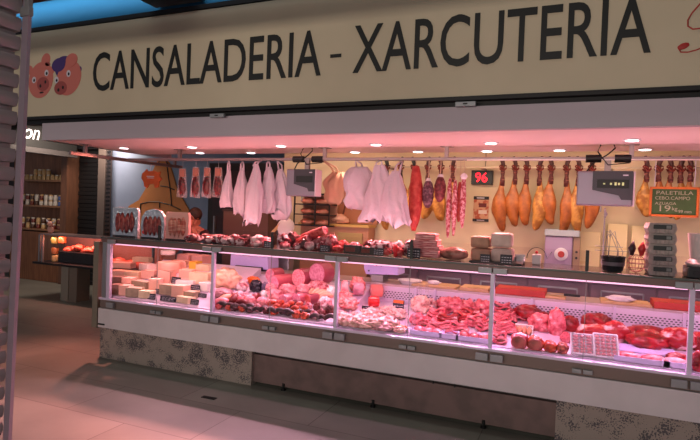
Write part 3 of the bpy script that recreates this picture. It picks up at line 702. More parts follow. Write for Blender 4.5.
LU = [(186, 203, 229, 237, vac, 'clear-wrapped pink cut next to the pink-framed pack'), (201, 214, 230, 238, darkcut, 'dark flat cured cut left of the first upright peg of deli row'),
 (212, 228, 228, 237, vac, 'glossy vacuum pack lying left of the orange hand'), (210, 226, 231, 239.5, darkcut, 'dark cured cut in front of the glossy vacuum pack'),
 (226, 242, 230, 240, vac, 'pale wrapped meat pack left of the lemon-white slicer dome'), (240, 252, 229, 239, darkcut, 'small dark dry sausage heap below the white dome'),
 (250, 266, 231, 242, whitecut, 'whitish cured cut left of the black price card under the dome'), (262, 272, 229, 238, pinkcut, 'small pink slice pile touching the black peg'),
 (277, 290, 229, 243, vac, 'glossy pack with marbled meat just right of the black peg'), (286, 300, 228, 244, darkcut, 'dark rounded cured piece at the start of the red pile'),
 (299, 312, 236, 247, darkcut, 'dark small sausage lying under the red sausages'), (310, 322, 234, 247.5, redcut, 'round red sausage end low in the red pile'),
 (326, 338, 231, 247, pinkcut, 'pink marbled cut right of the red sausages'), (336, 350, 235, 246, redcut, 'orange-red cut slices left of the dark card box'),
 (348, 362, 232, 243, pinkcut, 'pink cut behind the dark card box'), (362, 377, 233, 246, darkcut, 'dark cured joint left of the white shiny bundle'),
 (369, 396, 232, 247, vac, 'large shiny white-wrapped bundle left of the second tall peg'), (393, 405, 236, 250, whitecut, 'frilly white and pink fat trimmings just right of the peg'),
 (402, 417, 235, 252, vac, 'frilly wrapped pink meat left of the bacon stack')]
for i, (a, b_, c, d, m_, lb) in enumerate(LU): lump(a, b_, c, d, m_, lb, i+5, Y=4.30 if i % 2 else 4.2)
r = random.Random(31)
for i in range(15):
    x = 192+i*14.2+r.uniform(-3, 3); yb = 238.5+(x-190)*.063
    lump(x, x+r.uniform(9, 13), yb-r.uniform(6, 10), yb, (darkcut, vac, redcut, whitecut, pinkcut)[r.randrange(5)], f'small cured piece in the front of the shelf pile, {ORD[i]} from the left', 600+i, nm='cured_piece', Y=4.15+.02*(i % 2), grp='small cured pieces along the top shelf')
def roll(x0, y0_, x1, y1_, rpx, m, label, Y=4.24, endm=None, nm='salami', grp=None):
    a = at(x0, y0_, Y+.05); c = at(x1, y1_, Y-.05); k = mpp(a); o0 = Vector(((a.x+c.x)/2, Y, min(a.z, c.z)-rpx*k))
    a = a-o0; c = c-o0; d = (c-a)
    t = thing(nm, label, 'sausage', o0, 0, grp)
    R_ = rpx*k
    obj('casing', tube(B(), [a, a+d*.04, a+d*.5, a+d*.94, c], [R_*.4, R_*.9, R_, R_*.96, R_*.85], 16), m, t, True)
    if endm:
        obj('cut_face', tube(B(), [c, c+d.normalized()*.004], R_*.84, 16), endm, t, 'auto')
roll(303, 238, 325, 230, 4.5, redcut, 'red salami slanting upward on top of the shelf pile', endm=pinkcut)
roll(296, 243, 309, 238, 4, redcut, 'red salami lying low at the left of the shelf pile', endm=pinkcut)
roll(312, 244, 332, 238, 4, pinkcut, 'pink salami lying across the middle of the shelf pile', endm=redcut)
def card(px0, px1, py0, py1, label, Y=4.12, z=None, deck=False, grp='price cards', orange=False):
    if deck:
        p = deckpt((px0+px1)/2, py1); Y = p.y; zb = p.z
        k = mpp(p); W = (px1-px0)*k*1.1; H = (py1-py0)*k
    else:
        p, W, H = size(px0, px1, py0, py1, Y); zb = ZS
    t = thing('price_card', label, 'price card', (p.x, Y, zb), 0, grp)
    obj('card', box(B(), (0, 0, H/2), (W, .006, H), rx=-.15), mat('card_dark', (.10, .08, .14), .5) if not orange else mat('card_purple', (.2, .12, .2), .5), t)
    b = B(); r = random.Random(int(px0*7+py0))
    for q in (.72, .45, .22): 
        x = -W*.38
        while x < W*.34:
            l_ = r.uniform(.1, .2)*W; box(b, (x+l_/2, -.0045+H*(q-.5)*.15, H*q), (l_, .002, H*.07), rx=-.15); x += l_+W*.07
    obj('chalk_lettering', b, cardw, t)
    obj('card_foot', box(B(), (0, .01, .004), (W*.5, .03, .006)), black, t)
    if orange: obj('orange_top', box(B(), (0, -.006, H*.85), (W*.9, .004, H*.28), rx=-.15), mat('orange_strip', (.9, .4, .15), .5), t)
for a, b_, c, d, lb in ((264, 274, 237, 243.5, 'black price card under the white dome'), (320, 330, 241, 247.5, 'black price card in front of the red salami pile'),
    (373, 383.5, 244.5, 252, 'small black price card left of the tall peg'), (407, 420, 247, 257, 'black price card standing before the bacon stack'),
    (480, 490, 250.5, 259.5, 'slanted black price card by the left box stack'), (500, 512, 252, 262, 'black price card by the right box stack'),
    ):
    card(a, b_, c, d, lb)
for a, b_, c, d, lb in ((345, 361, 242, 250.5, 'dark card box with red label on the shelf'), (361.5, 375, 243.5, 251, 'second dark card box with red label')):
    p, W, H = size(a, b_, c, d, 4.14); t = thing('card_box', lb, 'box', (p.x, 4.14, ZS)); obj('box_body', box(B(), (0, 0, H/2), (W, .06, H), bev=.003), mat('dark_box', (.20, .17, .16), .5), t)
    obj('red_label', box(B(), (-W*.1, -.032, H/2), (W*.6, .003, H*.5)), mat('label_red', (.45, .16, .12), .5), t)
# red can
p, W, H = size(393, 398, 243, 255, 4.12); t = thing('red_tube', 'small red tube standing beside the tall shelf peg', 'tube', (p.x, 4.12, ZS)); obj('tube_body', lathe(B(), [(.012, 0), (.018, .01), (.018, H*.8), (.008, H)], n=12), mat('bright_red', (.85, .10, .14), .4), t, True)
# bacon stack
bacon = mat('bacon', (.70, .20, .22), .4, c2=(.94, .66, .66), scale=5, stretch=(2, 2, 26), pos=(.38, .55))
for i, (a, b_, c, d) in enumerate(((415, 441, 249, 257), (414, 441, 244.5, 250), (415, 439, 239, 245.5), (417, 437, 233, 240))):
    p, W, H = size(a, b_, c, d, 4.24)
    b = box(B(), (0, 0, 0), (W, .16, H*.95), bev=.012, rz=.03*(i-1)); 
    for v in b.verts: v.co += Vector((0, 0, .004*noise.noise(v.co*20+Vector((i, 0, 0)))))
    tag(obj('bacon_slab', b, bacon, None, True, (p.x, 4.24, ZS+[.5, 1.5, 2.5, 3.5][i]*H*.93 if False else at((a+b_)/2, (c+d)/2, 4.24).z)), ['bottom slab of the bacon stack on the shelf', 'second slab up in the bacon stack', 'third slab up in the bacon stack', 'top slab of the bacon stack, dark red'][i], 'meat', 'slabs in the bacon stack')
p, W, H = size(440, 467, 247, 259, 4.24); b = blob(B(), (0, 0, H*.5), (W*.54, .07, H*.55), .12, 9)
for v in b.verts: v.co.z = max(0, v.co.z)
tag(obj('wrapped_terrine', b, mat('terrine', (.46, .28, .20), .4, c2=(.80, .55, .50), scale=12, bump=.4), None, True, (p.x, 4.24, ZS)), 'long brown wrapped terrine loaf right of the bacon stack', 'meat')
# black tray with two stacks of pale blocks
p, W, H = size(469, 521, 260, 264, 4.2)
t = thing('black_tray', 'flat black tray under the two stacks of brown blocks', 'tray', (p.x+.01, 4.24, ZS)); obj('tray_base', box(B(), (0, 0, .006), (W, .26, .012), bev=.003), black, t)
boxm = mat('cheese_rind', (.80, .60, .50), .6, c2=(.72, .52, .43), scale=10, bump=.2)
for a, b_, c, d, lb, m_ in ((471, 491, 248, 260, 'bottom brown block of the left stack', boxm), (471, 490, 236, 247.5, 'top brown block of the left stack', boxm),
                        (491, 513, 248, 261.5, 'bottom pale block of the right stack', mat('pale_rind', (.92, .80, .76), .6, c2=(.85, .72, .68), scale=9)), (491, 512, 233, 247, 'top pale rounded block of the right stack', mat('pale_rind', (.7, .6, .5)))):
    p, W, H = size(a, b_, c, d, 4.24)
    tag(obj('cured_block', box(B(), (0, 0, 0), (W, .15, H), bev=.022), m_, None, True, (p.x, 4.27, at((a+b_)/2, (c+d)/2, 4.27).z)), lb+' on the black tray', 'block', 'blocks stacked on the black tray')
# small open till / gadgets
p, W, H = size(513, 524, 250, 262, 4.3); t = thing('steel_bowl_stand', 'small open steel tray beside the right block stack', 'tray', (p.x, 4.35, ZS))
b = B(); box(b, (0, 0, .005), (W*.9, .1, .01)); box(b, (0, .05, H*.35), (W*.95, .006, H*.7)); box(b, (-W*.45, 0, H*.25), (.006, .1, H*.5)); box(b, (W*.45, 0, H*.25), (.006, .1, H*.5)); obj('tray_body', b, steel, t)
p, W, H = size(526, 546, 246, 263, 4.3); t = thing('thermometer_unit', 'little white unit with red button and looped cable', 'device', (p.x, 4.35, ZS))
obj('unit_body', box(B(), (0, 0, H*.3), (W*.45, .05, H*.6), bev=.008), white, t); obj('red_button', lathe(B(), [(.012, 0), (.01, .01)], (0, -.025, H*.72), 12, Matrix.Rotation(PI/2, 4, 'X')), mat('bright_red', (.85, .1, .1)), t)
obj('cable_loop', tube(B(), [(-W*.5*math.cos(a), 0, H*(.35+.65*math.sin(a))) for a in [i*PI/12 for i in range(13)]]+[(W*.75, 0, H*.8)], .003, 6), black, t, True)
# grinder: silver machine with dial (stands on the back counter)
p = at(563, 262, 5.95); k = mpp(p); W = 33*k; t = thing('meat_mincer', 'lilac and steel mincer with round white dial before the back wall', 'machine', (at(562, 240, 5.95).x, 6.0, 1.04))
zt = at(560, 236, 5.95).z-1.04
obj('machine_body', box(B(), (-W*.08, 0, zt*.5), (W*.78, .3, zt), bev=.012), mat('mincer_mauve', (.60, .52, .60), .35, .2), t)
obj('side_cover', box(B(), (W*.42, .0, zt*.5), (W*.2, .28, zt), bev=.008), mat('tan_cover', (.62, .52, .40), .5), t)
for z in (.35, .5): obj('side_knob', lathe(B(), [(.012, 0), (.012, .01)], (W*.42, -.14, zt*z+.05), 10, Matrix.Rotation(PI/2, 4, 'X')), black, t)
b = B(); box(b, (0, 0, zt+.012), (W*.95, .34, .015)); box(b, (0, -.16, zt+.04), (W*.95, .01, .05)); box(b, (0, .16, zt+.04), (W*.95, .01, .05)); box(b, (-W*.47, 0, zt+.04), (.01, .32, .05)); box(b, (W*.47, 0, zt+.04), (.01, .32, .05)); obj('feed_tray', b, steel, t)
obj('dial', lathe(B(), [(.065, 0), (.065, .015), (.055, .02)], (-W*.0, -.15, zt*.55), 24, Matrix.Rotation(PI/2, 4, 'X')), white, t, 'auto')
obj('dial_centre', lathe(B(), [(.035, .015), (.03, .026)], (-W*.0, -.15, zt*.55), 20, Matrix.Rotation(PI/2, 4, 'X')), mat('dial_red', (.7, .2, .15), .5), t, 'auto')
# bowl basket with wire stand, wire ball, egg trays, tub
p, W, H = size(600, 625, 258, 273, 4.22)
t = thing('black_bowl', 'ribbed black bowl with silver band on the shelf', 'bowl', (p.x, 4.22, ZS))
obj('bowl_body', lathe(B(), [(W*.36, 0), (W*.42, .01), (W*.49, H*.85), (W*.52, H), (W*.47, H), (W*.40, .02)], n=24), black, t, 'auto')
obj('silver_band', lathe(B(), [(W*.45, H*.38), (W*.475, H*.40), (W*.49, H*.62), (W*.46, H*.64)], n=24), mat('band_grey', (.45, .42, .45), .4, .3), t, 'auto')
t2 = thing('wire_rack', 'bent wire rack standing in the black bowl', 'rack', (p.x, 4.24, ZS+.02))
b = B()
for j in range(6):
    a = j*PI/3; tube(b, [(.05*math.cos(a), .04*math.sin(a), .0), (.06*math.cos(a), .05*math.sin(a), .12), (.03*math.cos(a+.5)-.02, .02, .22+.02*(j % 3)), (-.03, 0, .27-.01*j)], .0025, 5)
tube(b, [(-.12, 0, .12), (.13, 0, .12), (.13, .0, .14)], .0025, 5); tube(b, [(-.12, 0, .15), (.06, 0, .15)], .0025, 5)
obj('wires', b, steel, t2, True)
p, W, H = size(626, 645, 244, 274, 4.26)
t = thing('wire_fruit_basket', 'round wire basket with dark vegetables beside the egg cartons', 'basket', (p.x, 4.26, ZS))
b = B(); R_ = W*.5
for j in range(8):
    a = j*PI/8
    tube(b, [(R_*math.cos(a)*math.sin(u), R_*.8*math.sin(a)*math.sin(u), R_*1.05*(1-math.cos(u))) for u in [i*PI/8-PI*.5*0 for i in range(0, 9)]], .0022, 5)
for z in (.5, 1.0, 1.5): tube(b, [(R_*math.sin(math.acos(1-z))*math.cos(a), R_*.8*math.sin(math.acos(1-z))*math.sin(a), R_*1.05*z) for a in [i*PI/8 for i in range(17)]], .0022, 5)
obj('wire_frame', b, mat('rose_wire', (.70, .45, .42), .4, .4), t, True)
for i, (dx, c_) in enumerate(((-.03, (.20, .10, .14)), (.03, (.72, .16, .18)))):
    b = B(); tube(b, [(0, 0, 0), (0, 0, .05), (.008, 0, .10)], [.012, .026, .004], 10)
    tag(obj('chilli_bundle', b, mat(f'chilli{i}', c_, .4), None, True, (p.x+dx, 4.25, ZS+R_*2.0)), ('dark pointed pepper standing on the wire basket', 'red pointed pepper standing on the wire basket')[i], 'vegetable')
eggm = mat('egg_carton', (.64, .58, .57), .8, c2=(.70, .64, .62), scale=30, bump=.4)
for i in range(5):
    y1_ = 276.5-i*9.6; p, W, H = size(645, 674, y1_-9.6, y1_, 4.24)
    t = thing('egg_carton', ['bottom grey egg carton of the stack', 'second grey egg carton from the bottom', 'middle grey egg carton of the stack', 'fourth grey egg carton from the bottom', 'top grey egg carton of the stack'][i], 'egg carton', (p.x, 4.24, ZS+i*.0705), 0, 'stack of grey egg cartons')
    b = B(); H = .070; nseg = 2
    prism(b, [(-W*.43, 0), (W*.43, 0), (W*.5, H*.45), (W*.44, H*.98), (-W*.44, H*.98), (-W*.5, H*.45)], -.12, .12)
    for q in (-1, 0, 1): box(b, (q*W*.3, -.12, H*.3), (W*.18, .02, H*.55), bev=.006)
    obj('carton_shell', b, eggm, t)
    obj('label', box(B(), (0, -.133, H*.62), (W*.62, .006, H*.42)), black, t)
    obj('label_window', box(B(), (W*.2, -.137, H*.62), (W*.16, .003, H*.3)), mat('label_grey', (.5, .5, .5), .5), t)
p, W, H = size(684, 712, 268, 279, 4.24); t = thing('black_scale_base', 'flat black box at the right edge of the shelf', 'box', (p.x, 4.22, ZS)); obj('box_body', box(B(), (0, 0, .035), (W, .2, .07), bev=.006), black, t); obj('front_label', box(B(), (0, -.102, .035), (W*.7, .004, .03)), darkm, t)
t = thing('white_tub', 'rounded white tub standing on the flat black box', 'tub', (at(701, 240, 4.24).x, 4.22, ZS+.071))
obj('tub_body', lathe(B(), [(.07, 0), (.085, .01), (.09, .02), (.062, .05), (.07, .12), (.082, .22), (.075, .22), (.06, .12)], n=24), mat('tub_white', (.80, .74, .74), .4), t, 'auto')

# ================================================================== CONTENTS OF THE CASE
pork = mat('pork_pink', (.72, .20, .27), .33, c2=(.90, .50, .53), scale=22, bump=.8, pos=(.36, .62), c3=(.97, .80, .80)); beef = mat('beef_red', (.46, .04, .08), .28, c2=(.68, .10, .15), scale=16, bump=.7, pos=(.4, .62)); beeffat = mat('beef_fatty', (.62, .08, .13), .3, c2=(.95, .76, .76), scale=9, bump=.6, pos=(.52, .62), stretch=(1, 1, 2.2))
def on(px, py): return deckpt(px, py)
def wpx(p, w): return w*mpp(p)
def meatpiece(px, py, w, h, m, label, seed, nm='meat_cut', cat='meat', amp=.22, dep=1.0, grp=None, face=None, lift=0):
    p = on(px, py); k = mpp(p); W = w*k; H = h*k
    b = blob(B(), (0, 0, H*.42), (W*.52, max(.03, min(.10, W*.42*dep)), H*.60), amp*(1.5 if m not in (beef, beeffat) else 1.0), seed, crease=.45 if m not in (beef, beeffat) else .12, sub=4)
    if face is None:
        return tag(obj(nm, b, m, None, True, (p.x, p.y, p.z+lift)), label, cat, grp)
    t = thing(nm, label, cat, (p.x, p.y, p.z+lift), 0, grp); obj('meat', b, m, t, True)
    obj('cut_face', blob(B(), (0, -max(.03, min(.10, W*.42*dep))*.75, H*.42), (W*.40, .02, H*.42), amp*.6, seed+2), face, t, True); return t
# --- bay 1 : cheeses
chm = [mat('cheese_cream', (.93, .84, .70), .45, c2=(.88, .78, .64), scale=12), mat('cheese_tan', (.68, .60, .50), .5, c2=(.60, .52, .44), scale=14, bump=.2),
       mat('cheese_pink', (.93, .72, .64), .45), mat('cheese_yellow', (.96, .72, .22), .45), mat('cheese_white', (.96, .92, .90), .4), mat('cheese_brown', (.56, .44, .40), .5, c2=(.42, .28, .2), scale=10)]
CH_ = [(114, 299, 7, 11, 5, 'dark rind cheese block in the left front corner'), (123, 299.5, 9, 11, 2, 'pinkish cheese block second in the front row'), (133, 301, 13, 10, 1, 'long tan cheese block in the front row'), (144, 302.5, 11, 8, 0, 'pale cheese piece left of the first front price card'),
 (183, 305, 14, 7, 0, 'low pale cheese piece between two front price cards'), (117, 288, 8, 12, 5, 'brown cheese block at the left side behind the corner block'), (126, 289, 8, 12, 2, 'upright pinkish cheese block, second in the second row'),
 (139, 290.5, 19, 10, 1, 'long greenish tan cheese block in the middle left'), (153, 292, 9, 14, 2, 'tall pink cheese block below the middle black card'), (166.5, 295, 14, 11, 1, 'tan square cheese right of the small dark card'), (178, 297.5, 12, 13, 2, 'pale pink cheese block at centre right'),
 (189, 300, 10, 9, 1, 'small tan cheese by the right-hand post'), (118, 277, 12, 7, 2, 'low pink cheese in the third row at left'), (131, 279, 13, 8, 0, 'cream cheese slab in the third row'), (147, 279, 12, 9, 2, 'pink cheese slab under the white label block'), (145.5, 271, 12, 7.5, 4, 'white labelled block at centre left'),
 (164, 283, 12, 13, 2, 'tall pink cheese block left of the centre black card'), (185, 279, 11, 10, 2, 'square pink cheese right of the centre card'), (198, 284, 17, 12, 0, 'flat cream cheese slab near the right post'), (184, 287, 15, 7, 4, 'whitish flat cheese at the right'), (193, 270, 7, 9, 3, 'bright yellow cheese slice standing at the back right'),
 (202, 271, 12, 7, 0, 'cream cheese slab at the back right corner'), (205, 291, 10, 9, 4, 'white cheese next to the post'), (178, 268, 12, 8, 2, 'pink cheese at the back centre'), (120, 268, 18, 6, 2, 'low pink slab at the back left'), (140, 262, 14, 5, 0, 'thin cream slab at the far back')]
for i, (x, y, w_, h_, c_, lb) in enumerate(CH_):
    p = on(x, y); k = mpp(p); W = w_*k*1.25; H = h_*k*.95; r = random.Random(i)
    b = box(B(), (0, 0, H/2), (W, r.uniform(.09, .13), H), bev=.006, rz=r.uniform(-.25, .35))
    tag(obj('cheese_block', b, chm[c_], None, False, (p.x, p.y+.04, p.z)), lb, 'cheese', 'cheeses in the left bay')
p = on(169, 272); tag(obj('round_cheese', lathe(B(), [(.12, 0), (.13, .02), (.13, .09), (.12, .11)], n=28), chm[2], None, 'auto', (p.x, p.y, p.z)), 'round pink-rinded cheese wheel at the back of the left bay', 'cheese')
p = on(169, 262); tag(obj('cheese_round', lathe(B(), [(.075, 0), (.08, .01), (.08, .045), (.07, .05)], n=24), chm[4], None, 'auto', (p.x, p.y-.02, p.z+.085)), 'small white round cheese on top of the cheese wheel', 'cheese')
for a, b_, c, d, lb in ((147, 156, 297, 302.5, 'black price card at the front between pale and tan cheeses'), (159, 177, 299, 304, 'wide black price card low at the front of the cheese bay'), (190, 199, 302, 307.5, 'black price card at the front right of the cheese bay'),
    (150, 160, 277, 285, 'black price card left of centre among pink cheeses'), (155, 161, 289, 294, 'tiny black price card in the middle of the cheese bay'), (171, 181, 277, 284.5, 'black price card at the centre of the cheese bay'), (190, 200, 285, 292, 'black price card beside the cream slab'), (198, 207, 293.5, 297.5, 'low black price card next to the post')):
    card(a, b_, c, d, lb, deck=True, grp='price cards in the cheese bay')
# --- bay 2 : delicatessen
mort = mat('mortadella_face', (.80, .46, .56), .4, c2=(.88, .60, .68), scale=40, pos=(.45, .6)); mortskin = mat('mortadella_skin', (.66, .28, .34), .35)
hamp = mat('cooked_ham', (.84, .46, .50), .4, c2=(.94, .66, .66), scale=20, bump=.4); peach = mat('peach_fat', (.96, .78, .64), .45, c2=(.95, .70, .60), scale=10)
def mortadella(px, cy, rpx, label, skin=mortskin, face=mort, L_=.28, Yf=None, nm='mortadella'):
    p = on(px, cy+rpx); k = mpp(p); R_ = rpx*k*1.08
    yf = max(4.14, min(4.7, p.y-.02)); c = at(px, cy, yf)
    t = thing(nm, label, 'sausage', (c.x, yf, c.z))
    d = Vector((.25, 1, 0)).normalized(); Lq = min(L_, 4.86-yf)
    obj('casing', tube(B(), [Vector((0, 0, 0)), d*.01, d*Lq*.9, d*Lq], [R_*.95, R_, R_, R_*.7], 28), skin, t, 'auto')
    obj('cut_face', tube(B(), [d*-.004, d*.001], R_*.93, 28), face, t, 'auto')
mortadella(317, 273.5, 9.6, 'largest pink mortadella at the back right of the deli bay')
mortadella(298.5, 278, 8.6, 'second large pink mortadella left of the largest one', face=mat('mottled_mort', (.88, .46, .52), .4, c2=(.96, .68, .70), scale=60))
mortadella(273, 283.5, 7.6, 'pink mortadella leaning forward above the white cheese')
mortadella(270, 275, 6, 'pink mortadella half hidden at the back left', L_=.2)
mortadella(283, 301, 6, 'small pink roll with flat cut face in the middle row', L_=.15, nm='meat_roll'); mortadella(296, 300, 6, 'small pink roll next to the middle one', L_=.15, nm='meat_roll'); mortadella(307, 300, 5, 'smallest pink roll at the right of the middle row', L_=.15, nm='meat_roll', face=redcut)
D2 = [(304, 270, 20, 7, whitecut, 'white wrapped fat block on top of the mortadellas'), (326, 279, 8, 12, peach, 'ham edge peeking right of the largest mortadella'), (226, 287, 28, 17, peach, 'big peach-coloured ham slab at the back left of the deli bay'),
 (256, 291, 13, 10, mat('dark_jar', (.10, .09, .14), .2), 'round black pudding in dark casing'), (266, 292, 9, 9, mat('grey_pudding', (.34, .30, .40), .3), 'greyish round pudding beside the black one'), (253, 283, 13, 6, mat('orange_pate', (.85, .42, .12), .4), 'orange pâté piece behind the black pudding'.replace('â', 'a').replace('é', 'e')),
 (240, 291, 14, 9, whitecut, 'white paper-wrapped ham piece left of the black pudding'), (222, 297, 24, 8, mat('grey_pink', (.62, .38, .42), .4, c2=(.74, .52, .54), scale=20), 'greyish pink sausage heap by the left post'), (264, 298, 7, 7, mat('cheese_white', (.9, .9, .9)), 'small oval white cheese below the mortadella'),
 (275, 300, 14, 10, hamp, 'pale pink ham half between the white cheese and rolls'), (288, 294, 16, 9, hamp, 'pink cooked ham piece under the second mortadella'), (303, 293, 14, 8, hamp, 'flat pink ham under the largest mortadella'), (318, 291, 22, 9, pinkcut, 'long rose-coloured ham piece at the right'),
 (331, 296, 9, 9, mat('cheese_white', (.9, .9, .9)), 'round whitish ball near the second post'), (325, 309, 13, 11, whitecut, 'crinkly white and pink package at the right front'), (272, 292, 14, 8, hamp, 'pink sliced ham under the leaning mortadella'),
 (250, 306, 12, 9, hamp, 'pale pink piece below the wine-red sausage'), (240, 300, 14, 8, whitecut, 'whitish bacon piece at the centre left'), (262, 305, 12, 7, hamp, 'pale pink piece at the centre front'), (330, 314, 9, 8, darkcut, 'dark speckled piece by the second post')]
for i, (x, y, w_, h_, m_, lb) in enumerate(D2): meatpiece(x, y, w_*1.15, h_*1.15, m_, lb, i+60, amp=.15)
dks = mat('dark_sausage', (.17, .07, .08), .35, c2=(.34, .14, .15), scale=26, bump=.5); ors = mat('chorizo_orange', (.62, .16, .08), .35, c2=(.86, .34, .20), scale=20); fing = mat('cream_sausage', (.93, .66, .55), .4); wine = mat('wine_sausage', (.42, .08, .10), .3)
def saus(px0, py0, px1, py1, rpx, m, label, bow=3, grp='sausages at the front of the deli bay', nm='sausage', lift=0):
    a = on(px0, py0+rpx); c = on(px1, py1+rpx); k = mpp(a); R_ = rpx*k; mid = (a+c)/2
    a = a-mid; c = c-mid; d = c-a; up = Vector((0, 0, R_)); side = Vector((0, 0, bow*k))
    pts = []; rad = []
    for i in range(9):
        f = i/8; pts.append(a+d*f+up+side*math.sin(f*PI)); rad.append(R_*(1 if 0 < i < 8 else .45))
    o = obj(nm, tube(B(), pts, rad, 10), m, None, True, mid+Vector((0, 0, lift))); tag(o, label, 'sausage', grp)
r = random.Random(5)
SG = [(218, 304, 232, 298, 4, mat('roll_orange', (.86, .55, .42), .4), 'pale rolled meat with orange streak at the left'), (214, 308, 228, 303, 3.4, hamp, 'pale pink sausage at the left front corner'),
 (232, 303, 237, 297, 3.6, wine, 'upright wine-red sausage stub'), (236, 303, 250, 306, 2.8, wine, 'wine-red curved sausage beside the stub'), (252, 302, 259, 297, 3.6, wine, 'short wine-red sausage with cut end'), (243, 300, 254, 303, 2.5, redcut, 'thin red sausage at centre left')]
for i in range(16):
    x = 216+i*7.2; y = 307+i*.72+r.uniform(-2, 2)
    SG.append((x, y, x+r.uniform(9, 13), y+r.uniform(-1, 4), r.uniform(1.8, 2.6), dks, f'dark blood sausage, {ORD[i] if i < 15 else "last"} from the left along the front edge'))
for i in range(8):
    x = 268+i*4.6; y = 308+(i % 2)*3+i*.3
    SG.append((x, y, x+7, y-2+r.uniform(-1, 2), 2.2, ors, f'orange chorizo, {ORD[i]} from the left in the chorizo bundle'))
for i in range(5): SG.append((309+i*2.5, 296+i*1.3-2, 321+i*3, 289+i*2.2-1, 2.2, fing, f'cream-coloured raw sausage, {ORD[i]} from the top of the fan at the right'))
for i, (a, b_, c, d, r_, m_, lb) in enumerate(SG): saus(a, b_, c, d, r_, m_, lb, lift=.02 if 'chorizo' in lb else 0)
chick = mat('chicken', (.80, .50, .48), .4, c2=(.96, .80, .74), scale=24, bump=.9, pos=(.36, .56)); deepred = mat('deep_red_roll', (.82, .10, .13), .3)
r = random.Random(77)
for i in range(15):
    x = 219+i*7.6+r.uniform(-2, 2); y = 300+(x-216)*.07+r.uniform(-3, 3)
    meatpiece(x, y, r.uniform(8, 12), r.uniform(6, 8), (dks, hamp, redcut, whitecut, wine, pinkcut)[r.randrange(6)], f'small mixed cured piece, {ORD[i]} from the left in the crowded middle of the deli bay', 500+i, nm='cured_piece', grp='small cured pieces in the middle of the deli bay')
for i in range(14):
    x = 220+i*7.8+r.uniform(-2, 2); y = 309+(x-216)*.085+r.uniform(-2, 2)
    meatpiece(x, y, r.uniform(8, 11), r.uniform(5, 8), (dks, dks, redcut, ors, wine, mottled)[r.randrange(6)], f'dark or red front sausage piece, {ORD[i]} from the left of the front row', 530+i, nm='sausage_piece', grp='sausage pieces in the deli front row')
for i in range(12):
    x = 340+i*5.4; y = 318+(i % 3)*5+i*.5
    meatpiece(x, y, r.uniform(12, 16), r.uniform(6, 8), (chick, whitecut, chick)[i % 3], f'small pale poultry piece, {ORD[i]} from the left in the poultry heap', 560+i, nm='poultry_piece', grp='small pale pieces in the poultry heap')
# lilac scales / slicer standing on the worktop
def machine(pts, label, Y=5.0, nm='counter_slicer'):
    P = [at(x, y, Y) for x, y in pts]; z0 = .932; x0 = sum(p.x for p in P)/len(P)
    t = thing(nm, label, 'machine', (x0, Y+.1, z0))
    obj('casing', prism(B(), [(p.x-x0, max(.0, p.z-z0)) for p in P], -.10, .12), lilac, t); return t, x0
t, x0 = machine([(230, 268), (231, 254), (250, 257), (252, 252), (268, 253), (268, 270)], 'lilac stepped weighing machine behind the deli bay')
obj('machine_foot', box(B(), (0, 0, .02), (.34, .24, .04)), darkm, t)
t, x0 = machine([(364, 268), (364, 264), (372, 262), (377, 257), (398, 262), (398, 275), (366, 274)], 'lilac meat slicer with curved top behind the third bay', nm='meat_slicer')
for dx, z in ((.0, .16), (.05, .16), (-.08, .10)): obj('bolt', lathe(B(), [(.008, 0), (.008, .006)], (dx, -.102, z), 10, Matrix.Rotation(PI/2, 4, 'X')), darkm, t)
obj('slicer_base', box(B(), (0, 0, .03), (.12, .16, .06)), steel, t)
# --- bay 3
def rollx(px0, px1, cy, rpx, m, face, label, nm='rolled_meat'):   # lying roll, cut end to the left-front
    p = on(px0, cy+rpx); k = mpp(p); R_ = rpx*k; c = at(px0+rpx*.6, cy, max(4.14, p.y-.03)); c.z = max(c.z, zdeck(c.x, c.y)+R_*.9)
    t = thing(nm, label, 'meat', c); L_ = (px1-px0-rpx)*k*1.05; d = Vector((.88, .47, 0))
    obj('casing', tube(B(), [Vector((0, 0, 0)), d*.012, d*L_*.9, d*L_], [R_*.9, R_, R_, R_*.6], 22), m, t, 'auto'); obj('cut_face', tube(B(), [d*-.005, d*.001], R_*.88, 22), face, t, 'auto')
rollx(367, 385, 290.5, 6.3, mat('pale_roll', (.90, .50, .46), .35), hamp, 'thick pink meat roll lying at the back of the third bay'); rollx(366, 381, 301.5, 5.2, deepred, deepred, 'bright red meat roll under the thick pink roll')
rollx(338, 350, 287.5, 6.8, hamp, hamp, 'pink rolled joint beside the second post'); rollx(350, 366, 288.5, 6.3, mat('mauve_joint', (.66, .38, .46), .4, c2=(.8, .55, .6), scale=18), mat('mauve_joint', (.6, .4, .5)), 'mauve rolled joint in the back row')
